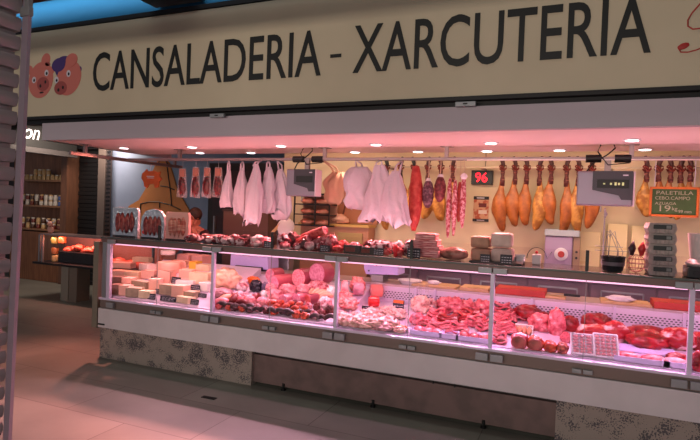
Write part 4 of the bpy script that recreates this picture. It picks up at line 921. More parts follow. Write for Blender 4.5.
D3 = [(345, 305, 15, 12, mat('coarse_pink', (.88, .42, .42), .4, c2=(.97, .74, .70), scale=26, bump=.6), 'coarse pink stuffed piece at the left of the third bay'), (357, 304, 15, 11, mat('coarse_pink', (.8, .4, .4)), 'coarse pink stuffed piece, second at the left'), (348, 315, 18, 10, mat('coarse_pink', (.8, .4, .4)), 'coarse pink piece with orange spots below'),
 (372, 318, 20, 9, chick, 'pale chicken fillet under the small price card'), (388, 316, 20, 8, chick, 'pale chicken fillet left of the orange-topped card'), (398, 318, 16, 8, chick, 'pale chicken fillet below the orange-topped card'), (345, 324, 18, 9, chick, 'pale chicken piece near the left front'),
 (360, 326, 20, 9, chick, 'pale chicken piece in the middle front'), (378, 328, 22, 9, chick, 'pale chicken piece right of middle'), (392, 329, 16, 8, chick, 'pale chicken piece beside the orange dish'), (345, 332, 16, 6, chick, 'flat chicken piece at the front edge left'), (362, 334, 20, 6, chick, 'flat chicken piece at the front edge'),
 (383, 336, 20, 6, mat('grey_chicken', (.72, .52, .52), .4, c2=(.9, .7, .7), scale=20), 'greyish chicken piece at the front edge'), (420, 312, 18, 14, chick, 'pale pink veal piece behind the clear box'), (431, 309, 11, 9, whitecut, 'round white veal piece at the back'), (418, 325, 16, 10, pork, 'pink pork piece right of the clear box'),
 (441, 306, 9, 9, pork, 'small pink pork piece at the back row'), (452, 312, 26, 13, pork, 'large rounded pork joint at the back centre'), (468, 312, 18, 10, pork, 'pork piece between back joint and post'), (483, 315, 19, 13, pork, 'thick pork slice leaning by the third post'),
 (437, 318, 16, 9, pork, 'folded pork cutlet, upper left of the pile'), (447, 324, 20, 9, beeffat, 'folded pork cutlet with white rim in the pile'), (430, 327, 14, 8, pork, 'rosy cutlet left in the pile'), (462, 322, 20, 9, beeffat, 'fat-edged cutlet in the middle of the pile'), (476, 325, 18, 10, pork, 'pork cutlet right in the pile'), (458, 331, 18, 8, pork, 'pork cutlet low in the pile'), (484, 329, 12, 9, pork, 'pork cutlet next to the third post')]
RB = []
for i, (x, y, w_, h_, m_, lb) in enumerate(D3):
    if 'cutlet' in lb: RB.append((x, y, w_*1.2, h_*1.1, m_, lb, i))
    else: meatpiece(x, y, w_*1.12, h_*1.2, m_, lb, i+90, amp=.25)
def ribbon(px, py, w, h, m, label, seed):     # folded slices of meat
    p = on(px, py); k = mpp(p); W = w*k; H = h*k; t = thing('folded_slices', label, 'meat', (p.x, p.y, p.z)); b = B(); r = random.Random(seed)
    for i in range(4):
        z = H*(.15+.22*i); yy = -.03+.022*i; ph = r.random()*3
        n = 12; vs = []
        for j in range(n+1):
            f = j/n; x = (f-.5)*W*(1-.08*i); dz = .012*math.sin(f*7+ph)
            vs.append([b.verts.new((x, yy-.035, z+dz-.012)), b.verts.new((x, yy-.045, z+dz)), b.verts.new((x, yy, z+dz+.010)), b.verts.new((x, yy+.05, z+dz)), b.verts.new((x, yy, z+dz-.018))])
        for j in range(n):
            for q in range(5): b.faces.new((vs[j][q], vs[j][(q+1) % 5], vs[j+1][(q+1) % 5], vs[j+1][q]))
        b.faces.new(vs[0]); b.faces.new(vs[-1][::-1])
    obj('slices', b, m, t, True)
for q in RB: ribbon(*q)
ribbon(440, 330, 26, 9, pork, 'ruffled pork slices in the middle of the third bay', 3); ribbon(470, 318, 22, 9, beeffat, 'ruffled fat-striped slices near the third post', 4); ribbon(505, 332, 24, 9, pork, 'ruffled pork slices just right of the third post', 5); ribbon(506, 320, 22, 8, pork, 'ruffled pork slices at the left of the fourth bay', 6)
def tray(x0, x1, y0, y1, label, m=white, goods=None, glabel=None, n=3, nm='white_tray', tilt=0, cover=False, seed=0, gm=None, depth=None):
    p = on((x0+x1)/2, y1); k = mpp(p); W = (x1-x0)*k*1.06; H = (y1-y0)*k; d_ = depth or .14
    t = thing(nm, label, 'tray', (p.x, p.y+d_*.35, p.z))
    b = B(); h = min(.035, H*.6)
    box(b, (0, 0, .004), (W, d_, .008)); box(b, (0, -d_/2, h/2), (W, .006, h)); box(b, (0, d_/2, h/2), (W, .006, h)); box(b, (-W/2, 0, h/2), (.006, d_, h)); box(b, (W/2, 0, h/2), (.006, d_, h))
    o = obj('tray_shell', b, m, t)
    if tilt: t.rotation_euler = (tilt, 0, 0)
    if cover: obj('cling_film', box(B(), (0, 0, h+.002), (W*.98, d_*.96, .002)), CLEAR, t)
    if goods:
        for i in range(n):
            x = (-.5+(i+.5)/n)*W*.9
            q = blob(B(), (0, 0, 0), (W*.9/n*.55, d_*.36, h*.8), .2, seed+i, sub=2)
            o = obj(goods, q, gm or pork, None, True); o.parent = None
            M_ = t.matrix_basis.copy() if False else Matrix.Translation(t.location) @ Matrix.Rotation(tilt, 4, 'X')
            o.matrix_world = M_ @ Matrix.Translation((x, 0, h*.75)); tag(o, glabel.format(ORD[i]), 'meat', nm+' contents '+str(int(x0)))
    return t
lt_tray = mat('lilac_tray', (.86, .80, .95), .4)
tray(411, 441, 328, 339.5, 'pale tray of pink cutlets at the front of the third bay, left one', lt_tray, 'pork_cutlet', 'pink cutlet, {} from the left in the left front tray', 3, seed=1)
tray(440, 458, 334, 343, 'small pale tray between the two meat trays', lt_tray); tray(457, 488, 332, 345.5, 'pale tray of dark rolled meat next to the third post', lt_tray, 'rolled_cutlet', 'dark rolled cutlet, {} from the left in the right front tray', 3, seed=8, gm=mat('dark_roll', (.55, .10, .14), .35, c2=(.8, .4, .4), scale=14))
card(362, 371, 306, 311.5, 'small black price card below the bright red roll', deck=True, grp='price cards in the third bay'); card(393, 403.5, 300, 311, 'price card with orange top strip in the third bay', deck=True, grp='price cards in the third bay', orange=True)
p = on(403, 331); t = thing('orange_dish', 'round white dish heaped with orange filling at the front', 'dish', (p.x, p.y, p.z)); obj('dish_body', lathe(B(), [(.03, 0), (.05, .02), (.055, .03), (.045, .03), (.02, .015)], n=24), white, t, 'auto'); obj('filling', blob(B(), (0, 0, .033), (.035, .03, .014), .2, 3, sub=2), mat('orange_filling', (.93, .38, .12), .5, c2=(.96, .55, .3), scale=40), t, True)
p = on(408, 334); t = thing('clear_divider_box', 'tall clear plastic holder standing right of the orange dish', 'holder', (p.x, p.y+.05, p.z)); b = B(); box(b, (-.03, 0, .10), (.004, .1, .2)); box(b, (.03, 0, .10), (.004, .1, .2)); box(b, (0, 0, .004), (.06, .1, .006)); obj('clear_walls', b, CLEAR, t)
p = on(425, 300); t = thing('clear_divider', 'clear plastic divider at the back of the third bay', 'divider', (at(425, 300, 4.8).x, 4.78, zdeck(-1.3, 4.78))); b = B(); box(b, (-.04, 0, .13), (.004, .1, .26)); box(b, (.02, 0, .13), (.004, .1, .26)); obj('clear_panels', b, CLEAR, t)
# --- bay 4
DARK4 = 1
D4 = [(500, 313, 20, 12, pork, 'bright pork slice pile behind the third post'), (528, 312, 23, 13, beef, 'dark red beef trimmings at the back left of the fourth bay'), (515, 318, 18, 9, pork, 'pink pork slice in front of the beef trimmings'), (540, 318, 16, 9, beef, 'red beef strip right of the trimmings'),
 (500, 325, 20, 9, pork, 'pork cutlet left of the slanted white tray'), (498, 341, 16, 8, pork, 'pork cutlet low beside the third post'), (540, 330, 20, 15, pork, 'broad pink pork loin behind the stuffed rolls'), (556, 334, 15, 22, pork, 'tall pink pork piece at the centre'), (570, 330, 15, 12, beef, 'red beef piece against the clear divider'), (556, 318, 16, 10, pork, 'pork slice at the back centre'), (536, 322, 14, 8, pork, 'pink strip piece by the slanted tray'), (566, 342, 10, 8, pork, 'small pork piece left of the divider foot'),
 (596, 328, 25, 13, beef, 'round red beef joint, leftmost of the beef row'), (594, 338, 28, 12, beeffat, 'marbled beef joint in front of the leftmost one'), (616, 341, 22, 17, beeffat, 'beef joint with curved fat side, third in the beef row'), (647, 338, 33, 11, beef, 'upper half of the split beef round'), (647, 347, 35, 12, beef, 'lower half of the split beef round with pale rim'), (677, 348, 30, 18, beeffat, 'large fat-covered beef joint left of the fourth post'), (700, 350, 18, 16, beef, 'beef joint right of the fourth post'),
 (585, 348, 12, 8, beef, 'dark beef piece behind the burger pack'), (697, 373, 14, 16, beef, 'red steak standing right of the fourth post'), (677, 362, 18, 8, beef, 'beef slice above the clear pack')]
for i, (x, y, w_, h_, m_, lb) in enumerate(D4):
    if m_ is pork and ('slice' in lb or 'cutlet' in lb or 'strip' in lb): ribbon(x, y, w_*1.15, h_*1.1, m_, lb, i+50)
    else: meatpiece(x, y, w_*1.12, h_*1.15, m_, lb, i+130, amp=.2, dep=.9)
t = tray(512, 531, 322, 334, 'slanted white tray of pale sausages in the fourth bay', white, 'pale_sausage', 'pale sausage, {} from the left in the slanted tray', 4, tilt=.5, seed=3, gm=mat('pale_sausage', (.86, .58, .46), .4), depth=.12)
brn = mat('browned_roll', (.50, .20, .16), .4, c2=(.78, .40, .36), scale=10)
for i, (x, y, w_, h_, m1, m2, lb) in enumerate(((519, 351, 18, 15, pork, brn, 'stuffed meat roll with brown cut face, leftmost at the front'), (535, 353, 17, 14, ors, brn, 'orange stuffed roll with dark cut face, second at the front'), (550, 355, 14, 11, ors, ors, 'orange-red marinated roll, third at the front'), (562, 358, 12, 11, mat('spiced', (.45, .12, .10), .4, c2=(.85, .45, .35), scale=40), mat('spiced', (.5, .1, .1)), 'spiced speckled meat roll, fourth at the front'))):
    meatpiece(x, y, w_, h_, m1, lb, 170+i, 'stuffed_roll', amp=.1, face=m2)
p = on(578, 356); t = thing('clear_divider', 'slanted clear plastic divider between pork and beef', 'divider', (p.x, 4.45, zdeck(p.x, 4.45))); b = B(); prism(b, [(-.003, 0), (.003, 0), (.003, .17), (-.003, .17)], -.33, .25); obj('clear_panel', b, CLEAR, t)
def meatpack(x0, x1, y0, y1, label, rows, cols, seed):
    p = on((x0+x1)/2, y1); k = mpp(p); W = (x1-x0)*k*1.0; Hh = (y1-y0)*k*1.05
    t = thing('meat_pack', label, 'pack', (p.x, p.y, p.z), .12); ti = .95
    Rm = Matrix.Rotation(ti, 4, 'X')
    def T(b):
        bmesh.ops.transform(b, matrix=Rm, verts=b.verts[:]); return b
    b = B(); box(b, (0, Hh/2, .006), (W, Hh, .012), bev=.004); box(b, (0, 0, .015), (W, .01, .03)); box(b, (0, Hh, .015), (W, .01, .03)); box(b, (-W/2, Hh/2, .015), (.01, Hh, .03)); box(b, (W/2, Hh/2, .015), (.01, Hh, .03)); obj('tray_shell', T(b), white, t)
    for i in range(rows):
        for j in range(cols):
            b = blob(B(), ((-.5+(j+.5)/cols)*W*.9, (i+.5)/rows*Hh*.94+.004, .022), (W*.43/cols, Hh*.44/rows, .012), .2, seed+i*5+j, sub=2); obj('meat_ball', T(b), mat('minced', (.72, .24, .26), .4, c2=(.90, .52, .50), scale=60), t, True)
    b = B(); box(b, (0, Hh/2, .036), (W*.99, Hh*.99, .001)); obj('cling_film', T(b), CLEAR, t)
meatpack(572, 593, 338, 358, 'wrapped tray of small sausages leaning on the front edge, left one', 6, 3, 1)
meatpack(595, 617, 337, 360, 'wrapped tray of meatballs leaning on the front edge, right one', 6, 4, 2)
tray(618, 664, 352, 367, 'long shallow white tray in front of the beef', lt_tray, 'meat_slice', 'thin pink slice, {} from the left in the long tray', 2, seed=5, gm=pork)
tray(624, 670, 346, 353, 'second long white tray behind the shallow one', lt_tray, depth=.1)
tray(665, 688, 358, 373, 'clear wrapped tray of pale meat left of the fourth post', lt_tray, 'pale_meat', 'pale pink meat {} from left inside the clear wrapped tray', 1, cover=True, seed=9, gm=hamp)
# cutting boards on the worktop (front side of the vendor's aisle)
def slab(x0, x1, ytop, ybot, label, m, rz=.0, Y=5.05, d_=.26, h_=.05, nm='cutting_board'):
    xa_, xb_ = at(x0, ybot, Y).x, at(x1, ybot, Y).x
    t = tag(obj(nm, box(B(), (0, 0, h_/2), (xb_-xa_, d_, h_), rz=rz, bev=.004), m, None, False, ((xa_+xb_)/2, Y, .931)), label, 'cutting board'); return t
slab(497, 546, 284, 298, 'thick red cutting board right of the third post', redboard, h_=.055)
slab(652, 712, 287, 303, 'thick red cutting board at the right edge', redboard, h_=.055)
slab(462, 490, 286, 291, 'pale wooden cutting board left of the third post', paleboard, h_=.03); slab(546, 566, 292, 298, 'pale wooden board right of the red board', paleboard, h_=.02)
slab(600, 650, 294, 300, 'pale wooden board under the white cloth', paleboard, h_=.02); slab(415, 458, 284, 288, 'pale wooden board behind the third bay', paleboard, h_=.02)
p = at(620, 296, 5.05); b = blob(B(), (0, 0, .02), (.1, .06, .028), .5, 7)
for v in b.verts: v.co.z = max(0, v.co.z)
tag(obj('white_cloth', b, whitem, None, True, (p.x, 5.03, .952)), 'crumpled white cloth on the pale board', 'cloth')
p = at(562, 296, 5.05); t = thing('knife', 'knife with dark handle lying beside the red board', 'knife', (p.x+.02, 5.02, .953)); obj('handle', box(B(), (.06, 0, .01), (.13, .025, .02), bev=.004), black, t); obj('blade', box(B(), (-.07, 0, .008), (.14, .03, .003)), steel, t)
p = at(410, 278, 5.05); t = thing('white_dish', 'low white dish on the worktop behind the third bay', 'dish', (p.x, 5.05, .931)); obj('dish_body', lathe(B(), [(.08, 0), (.12, .04), (.115, .04), (.07, .01)], n=24), white, t, 'auto')
p = at(433, 287, 5.0); b = blob(B(), (0, 0, .015), (.06, .04, .02), .5, 17)
for v in b.verts: v.co.z = max(0, v.co.z)
tag(obj('paper_scraps', b, whitem, None, True, (p.x, 5.04, .952)), 'white crumpled paper on the board behind the third bay', 'paper')

# goods on the worktop behind the cheese bay
for i, (x, w_) in enumerate(((188, 13), (202, 12))):
    p = at(x, 262, 5.08); tag(obj('rosy_carton', box(B(), (0, 0, .055), (w_*mpp(p)*1.1, .2, .11), bev=.004), pinkcard, None, False, (p.x, 5.08, .931)), ('rosy carton behind the yellow cheese', 'rosy carton next to the first inner post')[i], 'box')
# ================================================================== BEHIND THE COUNTER, LEFT-CENTRE
def pxbox(name, label, cat, x0, y0, x1, y1, Y, dep, m, floor=False):
    a = at(x0, (y0+y1)/2, Y); c = at(x1, (y0+y1)/2, Y); zt = at((x0+x1)/2, y0, Y).z; zb = 0 if floor else at((x0+x1)/2, y1, Y).z
    W = c.x-a.x; t = thing(name, label, cat, ((a.x+c.x)/2, Y+dep/2, zb)); o = obj('body', box(B(), (0, 0, (zt-zb)/2), (W, dep, zt-zb), bev=.005), m, t); return t, W, zt-zb
# black tall cabinet behind the bags
t, W, H = pxbox('tall_black_fridge', 'tall black fridge behind the hanging white bags', 'fridge', 208, 163, 280, 240, 6.3, .5, mat('fridge_black', (.10, .07, .07), .5), True)
obj('glass_door', box(B(), (0, -.255, H*.5), (W*.85, .01, H*.9)), mat('fridge_door', (.14, .07, .07), .3, c2=(.2, .1, .09), scale=3), t); obj('door_handle', box(B(), (-W*.38, -.275, H*.55), (.02, .03, .5)), steel, t)
t, W, H = pxbox('brown_bin', 'dark brown box standing behind the counter below the bags', 'box', 223, 211, 268, 240, 5.6, .3, mat('bin_brown', (.36, .24, .20), .6), True)
obj('lid_rim', box(B(), (0, 0, H), (W*1.05, .32, .02), bev=.004), mat('bin_rim', (.22, .13, .11), .5), t)
# white slicer dome
p = at(285, 227, 5.35); t = thing('slicer_dome', 'white domed slicing machine guard with tan board beside it', 'machine', (p.x, 5.36, .0))
zc = p.z; obj('dome', lathe(B(), [(.001, .06), (.06, .05), (.10, .02), (.105, -.02), (.08, -.04)], (0, 0, zc), 24, Matrix.Rotation(PI/2-.3, 4, 'X')), mat('dome_white', (.92, .88, .88), .35), t, True)
obj('blade_plate', box(B(), (-.10, -.03, zc-.02), (.03, .02, .16), ry=.8), mat('tan_blade', (.85, .68, .45), .5), t)
obj('dark_guard', box(B(), (-.06, -.01, zc-.05), (.04, .06, .10), ry=.6), black, t); obj('pedestal', box(B(), (0, .02, (zc-.05)/2), (.16, .12, zc-.05), bev=.01), steel, t)
# black rack with rows of bread
t, W, H = pxbox('bread_rack', 'black wire rack with wrapped goods against the tan wall', 'rack', 303, 194, 337, 226, 6.1, .01, mat('rack_tan', (.62, .44, .36), .6))
for q in (.02, .35, .66, .98): obj('rack_shelf', box(B(), (0, -.12, H*q), (W, .24, .015)), black, t)
for x in (-.5, .1, .5): obj('rack_upright', box(B(), (W*x, -.23, H*.5), (.014, .014, H)), black, t)
rz = t.location
for i in range(3):
    for j in range(2):
        b = blob(B(), (0, 0, .035), (.09, .05, .04), .2, i*2+j+300)
        tag(obj('wrapped_loaf', b, mat('loaf', (.78, .46, .36), .5, c2=(.86, .6, .5), scale=12), None, True, (rz.x+(-.11+.2*j), rz.y-.13, rz.z+H*(.02, .35, .66)[i]+.008)), f'wrapped loaf on the {("bottom", "middle", "top")[i]} rack shelf, {("left", "right")[j]} one', 'loaf', 'loaves on the black rack')
# wooden cupboard & pale panels right of the rack
t, W, H = pxbox('tan_cupboard', 'low tan cupboard behind the shelf pile below the rack', 'cabinet', 300, 225, 368, 262, 6.08, .22, mat('tan_front', (.74, .52, .40), .55), True)
obj('cupboard_top', box(B(), (0, -.01, H), (W*1.03, .28, .03)), mat('yellow_edge', (.78, .62, .34), .5), t); obj('cupboard_door', box(B(), (-W*.2, -.13, H*.86), (W*.45, .015, H*.16), bev=.004), mat('rosy_panel', (.80, .48, .42), .5), t); obj('cupboard_door', box(B(), (W*.25, -.13, H*.86), (W*.35, .015, H*.16), bev=.004), mat('olive_panel', (.66, .55, .34), .5), t)
t, W, H = pxbox('tilted_board', 'large tan board leaning on the wall behind the big bags', 'board', 338, 185, 378, 224, 6.3, .02, mat('tan_board', (.70, .46, .34), .5))
obj('board_batten', box(B(), (-W*.3, -.02, H*.5), (.015, .02, H*1.05), ry=.2), mat('batten', (.45, .26, .2), .5), t)
p = at(334, 222, 6.0); b = blob(B(), (0, 0, .05), (.12, .08, .06), .5, 33)
for v in b.verts: v.co.z = max(0, v.co.z)
tag(obj('crumpled_paper', b, mat('paper_tan', (.86, .66, .56), .6), None, True, (p.x, 6.16, p.z-.02)), 'crumpled tan paper on top of the tan cupboard', 'paper')
# mural: a brown peaked outline on the blue wall
YM = 7.49
def mp_(x, y): p = at(x, y, YM); return (p.x, p.z)
c0 = mp_(160, 200)
t = thing('wall_mural', 'brown peaked cut-out shape with black curved lines on the blue-grey wall', 'mural', (c0[0], YM, c0[1]))
def ml(pts): return [(mp_(x, y)[0]-c0[0], mp_(x, y)[1]-c0[1]) for x, y in pts]
obj('shape', prism(B(), ml([(159, 160), (166, 159), (170, 163), (173, 172), (177, 186), (184, 200), (191, 212), (196, 240), (112, 240), (122, 222), (130, 206), (140, 200), (146, 190), (152, 176), (156, 166)]), -.03, 0), mat('mural_brown', (.72, .46, .26), .7, c2=(.69, .43, .24), scale=2), t)
for pts in ([(168, 161), (170, 178), (172, 192), (173, 205)], [(162, 186), (169, 187), (176, 190)], [(142, 204), (150, 202), (160, 202), (172, 205), (182, 210)], [(142, 204), (142, 213)], [(161, 203), (161, 208)], [(158, 166), (161, 161), (167, 161), (171, 166)]):
    obj('black_line', tube(B(), [(a, -.035, z) for a, z in ml(pts)], .010, 6), black, t)

for i, (a_, b_, c_, d_) in enumerate(((578, 600, 232, 268), (607, 627, 224, 268), (631, 646, 226, 268))):  # pale upright panels standing against the back wall
    t, W, H = pxbox('pale_panel', ('pale lined panel right of the mincer', 'pale upright panel on the wall right of the hook rod', 'narrow pale upright panel left of the egg cartons')[i], 'paper', a_, c_, b_, d_, 6.24, .06, mat('pale_panel_cream', (.93, .86, .66), .6, kind='wave', c2=(.90, .82, .60), scale=4, stretch=(.1, .1, 3)))
    t.location.z = 1.041 if t.location.z > 0 else 0
    for v in t.children[0].data.vertices: v.co.z *= (at((a_+b_)/2, c_, 6.24).z-1.041)/H
# ================================================================== PERSON (behind the counter, head bent)
skin = mat('skin', (.80, .46, .36), .5, sss=.1); hairm = mat('brown_hair', (.20, .10, .07), .7, c2=(.27, .14, .10), scale=40, bump=.5)
ph = at(197, 217, 5.75)
t = thing('person', 'person in dark red top behind the counter, head bent and hand raised', 'person', (ph.x, 5.75, 0))
hz = ph.z
def skinmesh(name, verts, edges, rad, m, par, root=0, sub=2):
    me = bpy.data.meshes.new(name); me.from_pydata(verts, edges, []); o = bpy.data.objects.new(name, me); COL.objects.link(o); o.parent = par
    sm = o.modifiers.new('skin', 'SKIN'); sd = o.modifiers.new('sub', 'SUBSURF'); sd.levels = sub; sd.render_levels = sub
    for i, r_ in enumerate(rad): me.skin_vertices[0].data[i].radius = r_ if isinstance(r_, tuple) else (r_, r_)
    me.skin_vertices[0].data[root].use_root = True
    me.materials.append(m); sm.use_smooth_shade = True; return o
V = [(0, 0, .86), (0, -.01, 1.05), (-.0, -.02, hz-.30), (0, -.03, hz-.18), (0, -.05, hz-.12), (-.01, -.08, hz-.03), (-.02, -.09, hz+.03),
     (-.18, -.03, hz-.22), (-.23, -.10, hz-.44), (-.18, -.32, hz-.48), (-.16, -.40, hz-.48),
     (.18, -.03, hz-.22), (.25, -.12, hz-.40), (.16, -.24, hz-.20), (.14, -.26, hz-.12),
     (-.1, 0, .80), (-.1, .01, .45), (-.1, .03, .08), (-.1, -.12, .04), (.1, 0, .80), (.1, .01, .45), (.1, .03, .08), (.1, -.12, .04)]
E_ = [(0, 1), (1, 2), (2, 3), (3, 4), (4, 5), (5, 6), (3, 7), (7, 8), (8, 9), (9, 10), (3, 11), (11, 12), (12, 13), (13, 14), (0, 15), (15, 16), (16, 17), (17, 18), (0, 19), (19, 20), (20, 21), (21, 22)]
Rd = [(.15, .12), (.15, .12), (.16, .11), (.10, .08), .055, (.078, .09), (.072, .08), .055, .042, .032, .03, .055, .042, .032, .03, .085, .06, .045, .035, .085, .06, .045, .035]
skinmesh('body', V, E_, Rd, skin, t)
# top, trousers
obj('dark_red_top', blob(blob(B(), (0, -.01, hz-.36), (.21, .145, .22), .04, 2), (0, 0, 1.0), (.18, .14, .2), .03, 3), mat('maroon_cloth', (.30, .06, .08), .8, bump=.2, scale=30), t, True)
b = B(); tube(b, [(-.1, 0, .9), (-.1, .01, .45), (-.1, .03, .06)], [.11, .085, .065], 14); tube(b, [(.1, 0, .9), (.1, .01, .45), (.1, .03, .06)], [.11, .085, .065], 14); obj('trousers', b, mat('dark_cloth', (.08, .08, .1), .8), t, True)
for s in (-1, 1):
    b = B(); sx = .18*s; tube(b, [(sx*.8, -.03, hz-.20), (sx, -.04, hz-.24), (.23*s, -.10, hz-.40)], [.065, .066, .055], 12); obj('sleeve', b, MC['maroon_cloth'], t, True)
    obj('shoe', blob(B(), (.1*s, -.05, .04), (.05, .13, .045), .05, 4, sub=2), black, t, True)
# head details
obj('hair', blob(B(), (.015, -.055, hz+.04), (.088, .092, .09), .12, 5), hairm, t, True)
b = B(); blob(b, (-.03, -.165, hz-.01), (.014, .02, .018), .1, 1, sub=2); obj('nose', b, skin, t, True)
for s in (-1, 1):
    obj('eye', blob(B(), (-.02+s*.03, -.152, hz+.02), (.012, .008, .008), 0, 1, sub=2), white, t, True)
    obj('ear', blob(B(), (-.01+s*.082, -.07, hz), (.012, .022, .03), .1, 1, sub=2), skin, t, True)
obj('mouth', blob(B(), (-.02, -.155, hz-.045), (.024, .008, .007), 0, 1, sub=2), mat('lips', (.6, .25, .22), .5), t, True)
# two hands with five fingers
def hand(c, dirv, curl, par):
    c = Vector(c); d = Vector(dirv).normalized(); side = d.cross(Vector((0, 1, 0))).normalized(); nrm = side.cross(d)
    V = [tuple(c), tuple(c+d*.045), tuple(c+d*.085)]; E = [(0, 1), (1, 2)]; R = [(.03, .018), (.036, .016), (.036, .014)]
    skinmesh('palm', V, E, R, skin, par, 0, 1)
    for q, (o_, l_) in enumerate(((-.027, .068), (-.009, .078), (.009, .072), (.027, .058))):
        p0 = c+d*.075+side*o_; p1 = p0+d*l_*.45+nrm*curl*.012; p2 = p1+d*l_*.3+nrm*curl*.022; p3 = p2+d*l_*.2+nrm*curl*.026
        skinmesh('finger', [tuple(p0), tuple(p1), tuple(p2), tuple(p3)], [(0, 1), (1, 2), (2, 3)], [.0095, .009, .008, .007], skin, par, 0, 1)
    p0 = c+d*.02-side*.025; p1 = p0+d*.025-side*.025+nrm*.01; p2 = p1+d*.03-side*.008+nrm*.012
    skinmesh('thumb', [tuple(p0), tuple(p1), tuple(p2)], [(0, 1), (1, 2)], [.011, .010, .008], skin, par, 0, 1)
hand((.14, -.26, hz-.11), (-.1, 0, 1), -1, t); hand((-.16, -.41, hz-.48), (.3, -.9, -.1), .5, t)

# ================================================================== LEFT SIDE CASE (wing of the stall)
SY = 6.2
sx0, sx1 = -8.15, -5.75
t = thing('side_display_case', 'smaller glass case of red meat standing beyond the left end', 'display case', ((sx0+sx1)/2, SY, 0))
W = sx1-sx0
obj('base_shelf', box(B(), (-.0, .25, .57), (W+.15, .62, .035), bev=.004), darkm, t)
for x0_, x1_, m_ in ((-7.62, -7.46, mat('pale_leg', (.52, .48, .44), .6)), (-7.44, -7.27, mat('tan_leg', (.44, .38, .34), .6))):
    obj('support_panel', box(B(), ((x0_+x1_)/2-(sx0+sx1)/2, .12, .28), (x1_-x0_, .25, .56)), m_, t)
obj('dark_underside', box(B(), (W/2-.75, .4, .28), (1.4, .2, .55)), black, t)
obj('case_glass', box(B(), (0, 0, .80), (W-.04, .006, .44)), GLASS, t)
for x in (-W/2, -W/2+.07, W/2): obj('case_post', box(B(), (x, .01, .80), (.03, .03, .46), bev=.003), steel, t)
obj('case_top', box(B(), (0, .2, 1.04), (W, .4, .02)), mat('rose_steel', (.6, .5, .5), .3, .4), t)
obj('case_back', box(B(), (0, .5, .8), (W, .02, .46)), mat('case_back', (.55, .36, .32), .5), t)
cx = (sx0+sx1)/2
t = thing('black_crate', 'black crate inside the side case holding red meat', 'crate', (-7.35, SY+.22, .588)); obj('crate_body', box(B(), (0, 0, .10), (.9, .3, .18), bev=.01), black, t)
for i in range(7):
    x = -7.62+i*.12
    tag(obj('red_meat_piece', blob(B(), (0, 0, 0), (.09, .08, .05), .3, 400+i), mat('orange_red_meat', (.80, .22, .14), .35, c2=(.92, .48, .38), scale=12), None, True, (x-.1, SY+.2+.04*(i % 2), .80+.025*(i % 3))), f'red meat piece in the side case, {ORD[i]} from the left', 'meat', 'red meat in the side case')
for i in range(7): tag(obj('red_meat_piece', blob(B(), (0, 0, 0), (.10, .09, .06), .3, 420+i), MC['orange_red_meat'], None, True, (-6.75+.15*i, SY+.2, .65+.03*(i % 2))), f'lower red meat piece right of the black crate, {ORD[i]} from the left', 'meat', 'lower red meat in the side case')
for i, (x, z, c_) in enumerate(((-7.98, .95, (.45, .42, .18)), (-7.8, .97, (.75, .35, .15)), (-7.97, .78, (.5, .3, .14)), (-7.95, .66, (.7, .6, .4)))):
    tag(obj('jar_cluster', lathe(B(), [(.05, -.05), (.06, -.04), (.06, .04), (.045, .06)], n=14), mat(f'jar{i}', c_, .35), None, 'auto', (x, SY+.15, z-.02 if i else z-.02)), ('olive green jar', 'orange jar', 'brown jar', 'cream jar')[i]+' at the left end of the side case', 'jar')
# ornament on top of the side case
p = at(49.5, 230, SY+.1); t = thing('cow_ornament', 'small pink animal ornament on the side case', 'ornament', (p.x, SY+.12, 1.051))
b = blob(B(), (0, 0, .06), (.06, .04, .06), .2, 1); obj('torso', b, mat('ornament_pink', (.85, .60, .54), .5), t, True)
obj('head', blob(B(), (0, -.01, .16), (.05, .04, .04), .1, 2), MC['ornament_pink'], t, True)
for s in (-1, 1): obj('horn', tube(B(), [(s*.03, 0, .18), (s*.09, 0, .20), (s*.10, 0, .23)], [.012, .01, .004], 8), cardw, t, True)

# ================================================================== NEIGHBOUR STALL (background, left)
YN = 7.5
def nx(px): return at(px, 200, YN).x
def nz(px, py): return at(px, py, YN).z
t = thing('jar_shelving', 'wooden shelving of jars in the neighbouring stall', 'shelf', ((nx(15)+nx(67))/2, YN, 0))
tx = t.location.x; w_ = nx(67)-nx(15)
obj('back_panel', box(B(), (-.2, .26, 1.35), (w_+.4, .02, 2.7)), wood, t)
obj('side_post', box(B(), (w_/2+.085, .0, 1.35), (.16, .3, 2.7)), mat('red_wood', (.34, .22, .16), .55, c2=(.40, .26, .19), scale=4, stretch=(5, 5, .5)), t)
zsh = [nz(50, 181), nz(50, 206.5), nz(50, 230)]
for z in zsh: obj('shelf_board', box(B(), (0, .1, z), (w_, .36, .035)), mat('shelf_wood', (.55, .38, .26), .5), t)
obj('shelf_cupboard', box(B(), (-.0, .1, zsh[2]/2-.02), (w_, .36, zsh[2]-.05)), wood, t)
obj('header', box(B(), (0, .1, 2.72), (w_, .3, .22)), mat('grey_header', (.20, .18, .18), .6), t)
jm = [mat('jar_red', (.42, .16, .12), .3), mat('jar_white', (.78, .74, .70), .4), mat('jar_brown', (.30, .18, .12), .3), mat('jar_green', (.28, .36, .16), .4), mat('jar_cream', (.74, .60, .42), .4), mat('jar_blue', (.25, .35, .6), .4)]
r = random.Random(9); cnt = 0
def jarproto(h, rr, mb, lid, lb, x, y, z, g):
    t = thing('jar', lb, 'jar', (x, y, z), 0, g); obj('glass_body', lathe(B(), [(rr*.9, 0), (rr, .01), (rr, h*.7), (rr*.8, h*.8)], n=12), mb, t, 'auto'); obj('lid', lathe(B(), [(rr*.85, h*.8), (rr*.85, h), (rr*.8, h+.005)], n=12), lid, t, 'auto'); return t
